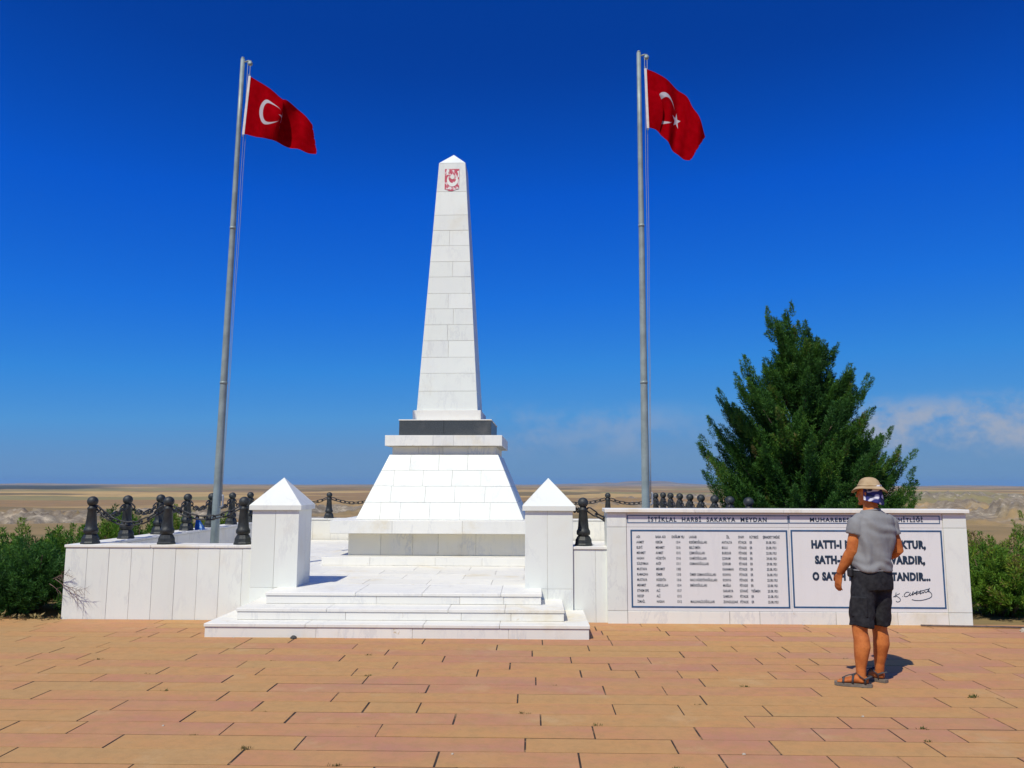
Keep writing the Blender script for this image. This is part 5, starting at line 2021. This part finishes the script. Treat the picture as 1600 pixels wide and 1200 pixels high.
    for k in range(len(prof) - 1):
        for i in range(seg):
            j = (i + 1) % seg
            fs.append((k * seg + j, k * seg + i, (k + 1) * seg + i, (k + 1) * seg + j))
    ht.add(vs_, fs, True)
    ho = ht.build('sun_hat', hm, root, off)
    hb = MB()
    hb.tube([hp(0.0905 * math.cos(a) * 0.985, -0.008 + 0.0905 * 1.07 * math.sin(a), 0.066) for a in np.linspace(0, 6.283, 36, endpoint=False)], [(0.0035, 0.009)] * 36, 6, closed=True)
    hb.build('hat_band', hm, ho, off)

    # sandals
    sole_m = simple('grey_rubber_sole', (0.16, 0.13, 0.10), 0.8, 0, 0.25, 20)
    strap_m = simple('dark_grey_strap', (0.045, 0.045, 0.05), 0.8, 0, 0.3, 30)
    for (heel, d) in (LF, RF):
        heel, d = Vector(heel), Vector(d).normalized()
        s = Vector((d.y, -d.x, 0))
        so_ = MB()
        out = [(-0.028, 0.0), (-0.022, 0.030), (0.02, 0.042), (0.09, 0.039), (0.16, 0.050), (0.21, 0.052), (0.25, 0.043), (0.272, 0.020)]
        ring = [(u, w) for u, w in out] + [(u, -w) for u, w in out[::-1]]
        n = len(ring)
        lo = [heel + d * u + s * w + Vector((0, 0, 0.003)) for u, w in ring]
        hi = [heel + d * u + s * w + Vector((0, 0, 0.028)) for u, w in ring]
        so_.add(lo + hi, [tuple(range(n))[::-1], tuple(range(n, 2 * n))] + [(i, (i + 1) % n, n + (i + 1) % n, n + i) for i in range(n)])
        sandal = so_.build('sandal', sole_m, root, off)
        for pts in ([(0.205, 0.050, 0.028), (0.20, 0.040, 0.058), (0.195, 0.0, 0.070), (0.20, -0.040, 0.058), (0.205, -0.050, 0.028)],
                    [(0.13, 0.046, 0.028), (0.125, 0.040, 0.075), (0.115, 0.0, 0.100), (0.125, -0.040, 0.075), (0.13, -0.046, 0.028)],
                    [(0.195, 0.0, 0.071), (0.16, 0.010, 0.085), (0.115, 0.0, 0.101), (0.085, 0.0, 0.112)],
                    [(0.03, 0.042, 0.028), (0.03, 0.044, 0.07), (-0.005, 0.030, 0.088), (-0.027, 0.0, 0.090), (-0.005, -0.030, 0.088), (0.03, -0.044, 0.07), (0.03, -0.042, 0.028)],
                    [(0.03, 0.045, 0.068), (0.07, 0.044, 0.095), (0.092, 0.0, 0.113), (0.07, -0.044, 0.095), (0.03, -0.045, 0.068)]):
            m = MB()
            m.tube([tuple(heel + d * a + s * b + Vector((0, 0, c_))) for a, b, c_ in pts], [(0.009, 0.0035)] * len(pts), 8, up=(0, 0, 1))
            m.build('strap', strap_m, sandal, off)


build_person()

# ------------------------------------------------------------------ small things
# blue bag propped on the left side parapet
bg = MB()
bg.add([(-5.70, 13.30, COPZ), (-5.56, 13.29, COPZ), (-5.57, 13.45, COPZ), (-5.69, 13.46, COPZ), (-5.705, 13.35, COPZ + 0.22), (-5.66, 13.37, COPZ + 0.19), (-5.665, 13.41, COPZ + 0.17), (-5.60, 13.31, COPZ + 0.09)],
       [(3, 2, 1, 0), (0, 1, 7), (0, 7, 4), (7, 5, 4), (1, 2, 7), (2, 6, 7), (7, 6, 5), (2, 3, 6), (3, 0, 4), (3, 4, 6), (4, 5, 6)])
t = NT('blue_plastic_bag')
p = t.obj()
t.base(t.mix(t.rng(t.noise(p, 16, 4), 0.5, 0.62), (0.03, 0.13, 0.42), (0.35, 0.50, 0.72)))
t.bump(t.noise(p, 20, 4), 0.6, 0.02)
bo = bg.build('plastic_bag', t.put(0.35), None, (-5.5, 13.4, COPZ))
tag(bo, 'small blue plastic bag propped on the left side parapet beside a bollard', 'bag')
# long thin strip lying on the paving at the foot of the inscription wall
sp = MB()
sp.tube([(4.72, 9.87, 0.018), (5.1, 9.84, 0.018), (5.55, 9.80, 0.020), (5.98, 9.75, 0.018)], [(0.014, 0.010)] * 4, 8)
so_ = sp.build('metal_rod', simple('rusty_rod', (0.12, 0.09, 0.08), 0.7, 0.2, 0.3, 14), None, (5.3, 9.8, 0.018))
tag(so_, 'long thin dark rod lying on the paving at the right foot of the inscription wall', 'rod')


def rock(x, y, r, label, mat):
    mb = MB()
    mb.ellipsoid((0, 0, 0), (r, r * 0.8, r * 0.7), None, 9, 6)
    rr = random.Random(int(x * 100))
    mb.v = [(a * rr.uniform(0.8, 1.15), b * rr.uniform(0.8, 1.15), max(-r * 0.35, c * rr.uniform(0.8, 1.15))) for a, b, c in mb.v]
    mb.s = [False] * len(mb.s)
    o = mb.build('stone', mat)
    o.location = (x, y, r * 0.36)
    tag(o, label, 'stone', 'loose stones on the paving')


dk = simple('dark_stone', (0.06, 0.06, 0.055), 0.9, 0, 0.3, 12)
lt = simple('pale_stone', (0.42, 0.36, 0.28), 0.9, 0, 0.3, 12)
rock(-2.63, 8.87, 0.035, 'dark fist-sized stone against the riser of the lowest step', dk)
rock(1.35, 5.25, 0.012, 'tiny pale pebble near the bottom of the picture right of the middle', lt)
rock(-0.5, 5.2, 0.010, 'tiny pale pebble near the bottom of the picture left of the middle', lt)
rock(-2.6, 5.72, 0.010, 'tiny pale pebble on the left of the paving', lt)
rock(5.75, 9.55, 0.045, 'pale stone on the paving in front of the right shrubs', lt)
rock(2.45, 6.1, 0.011, 'tiny pale pebble in front of the person in sandals', lt)

# weeds growing in the paving joints
wm = leaf_material('weed_leaves', [(0.0, (0.06, 0.10, 0.02)), (0.5, (0.11, 0.14, 0.03)), (1.0, (0.22, 0.15, 0.06))])
W_T = [plume_template(8, 0.012, 0.014, 0.015, 0.0022, 300 + i) for i in range(4)]


def weed(x, y, s, tint):
    root = empty('weed', (x, y, 0), 'little weed tuft sprouting from a joint of the paving', 'weed', 'weeds in the paving joints')
    n = 5
    P = [np.array([x + random.uniform(-.03, .03) * s, y + random.uniform(-.008, .008), -0.012]) for _ in range(n)]
    D = [np.array([random.uniform(-.6, .6), random.uniform(-.6, .6), 0.8]) for _ in range(n)]
    plumes_to_mesh('leaves', wm, P, D, [s] * n, [tint] * n, W_T, root, (x, y, 0))


yl = lambda k: ROW0 + ROWH * k
for (x, k, s, tn) in ((-3.05, 6, 1.2, 0.3), (-1.85, 1, 1.6, 0.9), (-3.45, 8, 1.0, 0.9), (-2.3, 2, 0.9, 0.6), (-1.62, 11, 1.2, 0.2), (-1.45, 8, 1.3, 0.5), (-0.05, 4, 1.3, 0.9), (0.45, 3, 1.4, 0.35),
                      (1.8, 7, 1.3, 0.3), (3.55, 6, 1.8, 0.15), (2.75, 3, 1.4, 0.25), (0.9, 0, 1.5, 0.3), (2.65, 2, 1.2, 0.5), (-1.2, 0, 1.2, 0.8), (-0.9, 6, 0.8, 0.9), (-4.2, 10, 1.1, 0.7), (-2.5, 10, 0.9, 0.8),
                      (1.3, 5, 0.9, 0.8), (-5.0, 7, 1.5, 0.8), (3.1, 11, 0.9, 0.7), (-2.0, 4, 0.8, 0.8), (0.2, 7, 0.8, 0.8)):
    weed(x, yl(k) + 0.001, s, tn)

# dead needles and leaves blown along the foot of the left shrubs
P = [np.array([random.uniform(-9.5, -5.97), 10.06 + random.gauss(0, 0.10), 0.004 if random.random() < 0.3 else -0.03]) for _ in range(260)]
P = [q if q[1] > 10.03 else np.array([q[0], q[1], 0.004]) for q in P]
lm = leaf_material('dead_leaves', [(0.0, (0.16, 0.10, 0.05)), (0.5, (0.34, 0.25, 0.10)), (1.0, (0.46, 0.36, 0.15))])
lr = empty('leaf_litter', (-7.7, 10.06, 0), 'dry yellow leaf litter under the left shrubs', 'leaf litter', kind='stuff')
L_T = [plume_template(5, 0.02, 0.05, 0.05, 0.010, 400 + i) for i in range(4)]
plumes_to_mesh('leaves', lm, P, [np.array([random.uniform(-1, 1), random.uniform(-1, 1), 0.15]) for _ in P], [random.uniform(0.6, 1.3) for _ in P], [random.random() for _ in P], L_T, lr, (-7.7, 10.06, 0))


# ------------------------------------------------------------------ air
def build_haze():
    mb = MB()
    mb.box(-64000, 64000, -64000, 64000, -75.0, 330.0)
    m = bpy.data.materials.new('thin_summer_haze')
    m.use_nodes = True
    m.node_tree.nodes.clear()
    o = m.node_tree.nodes.new('ShaderNodeOutputMaterial')
    v = m.node_tree.nodes.new('ShaderNodeVolumePrincipled')
    v.inputs['Color'].default_value = (0.34, 0.64, 1.0, 1)
    v.inputs['Density'].default_value = HAZE_DENSITY
    v.inputs['Anisotropy'].default_value = 0.0
    m.node_tree.links.new(v.outputs[0], o.inputs['Volume'])
    h = mb.build('haze', m)
    tag(h, 'thin blue summer haze over the plain', 'haze', kind='stuff')


HAZE_DENSITY = 1.7e-5
build_haze()
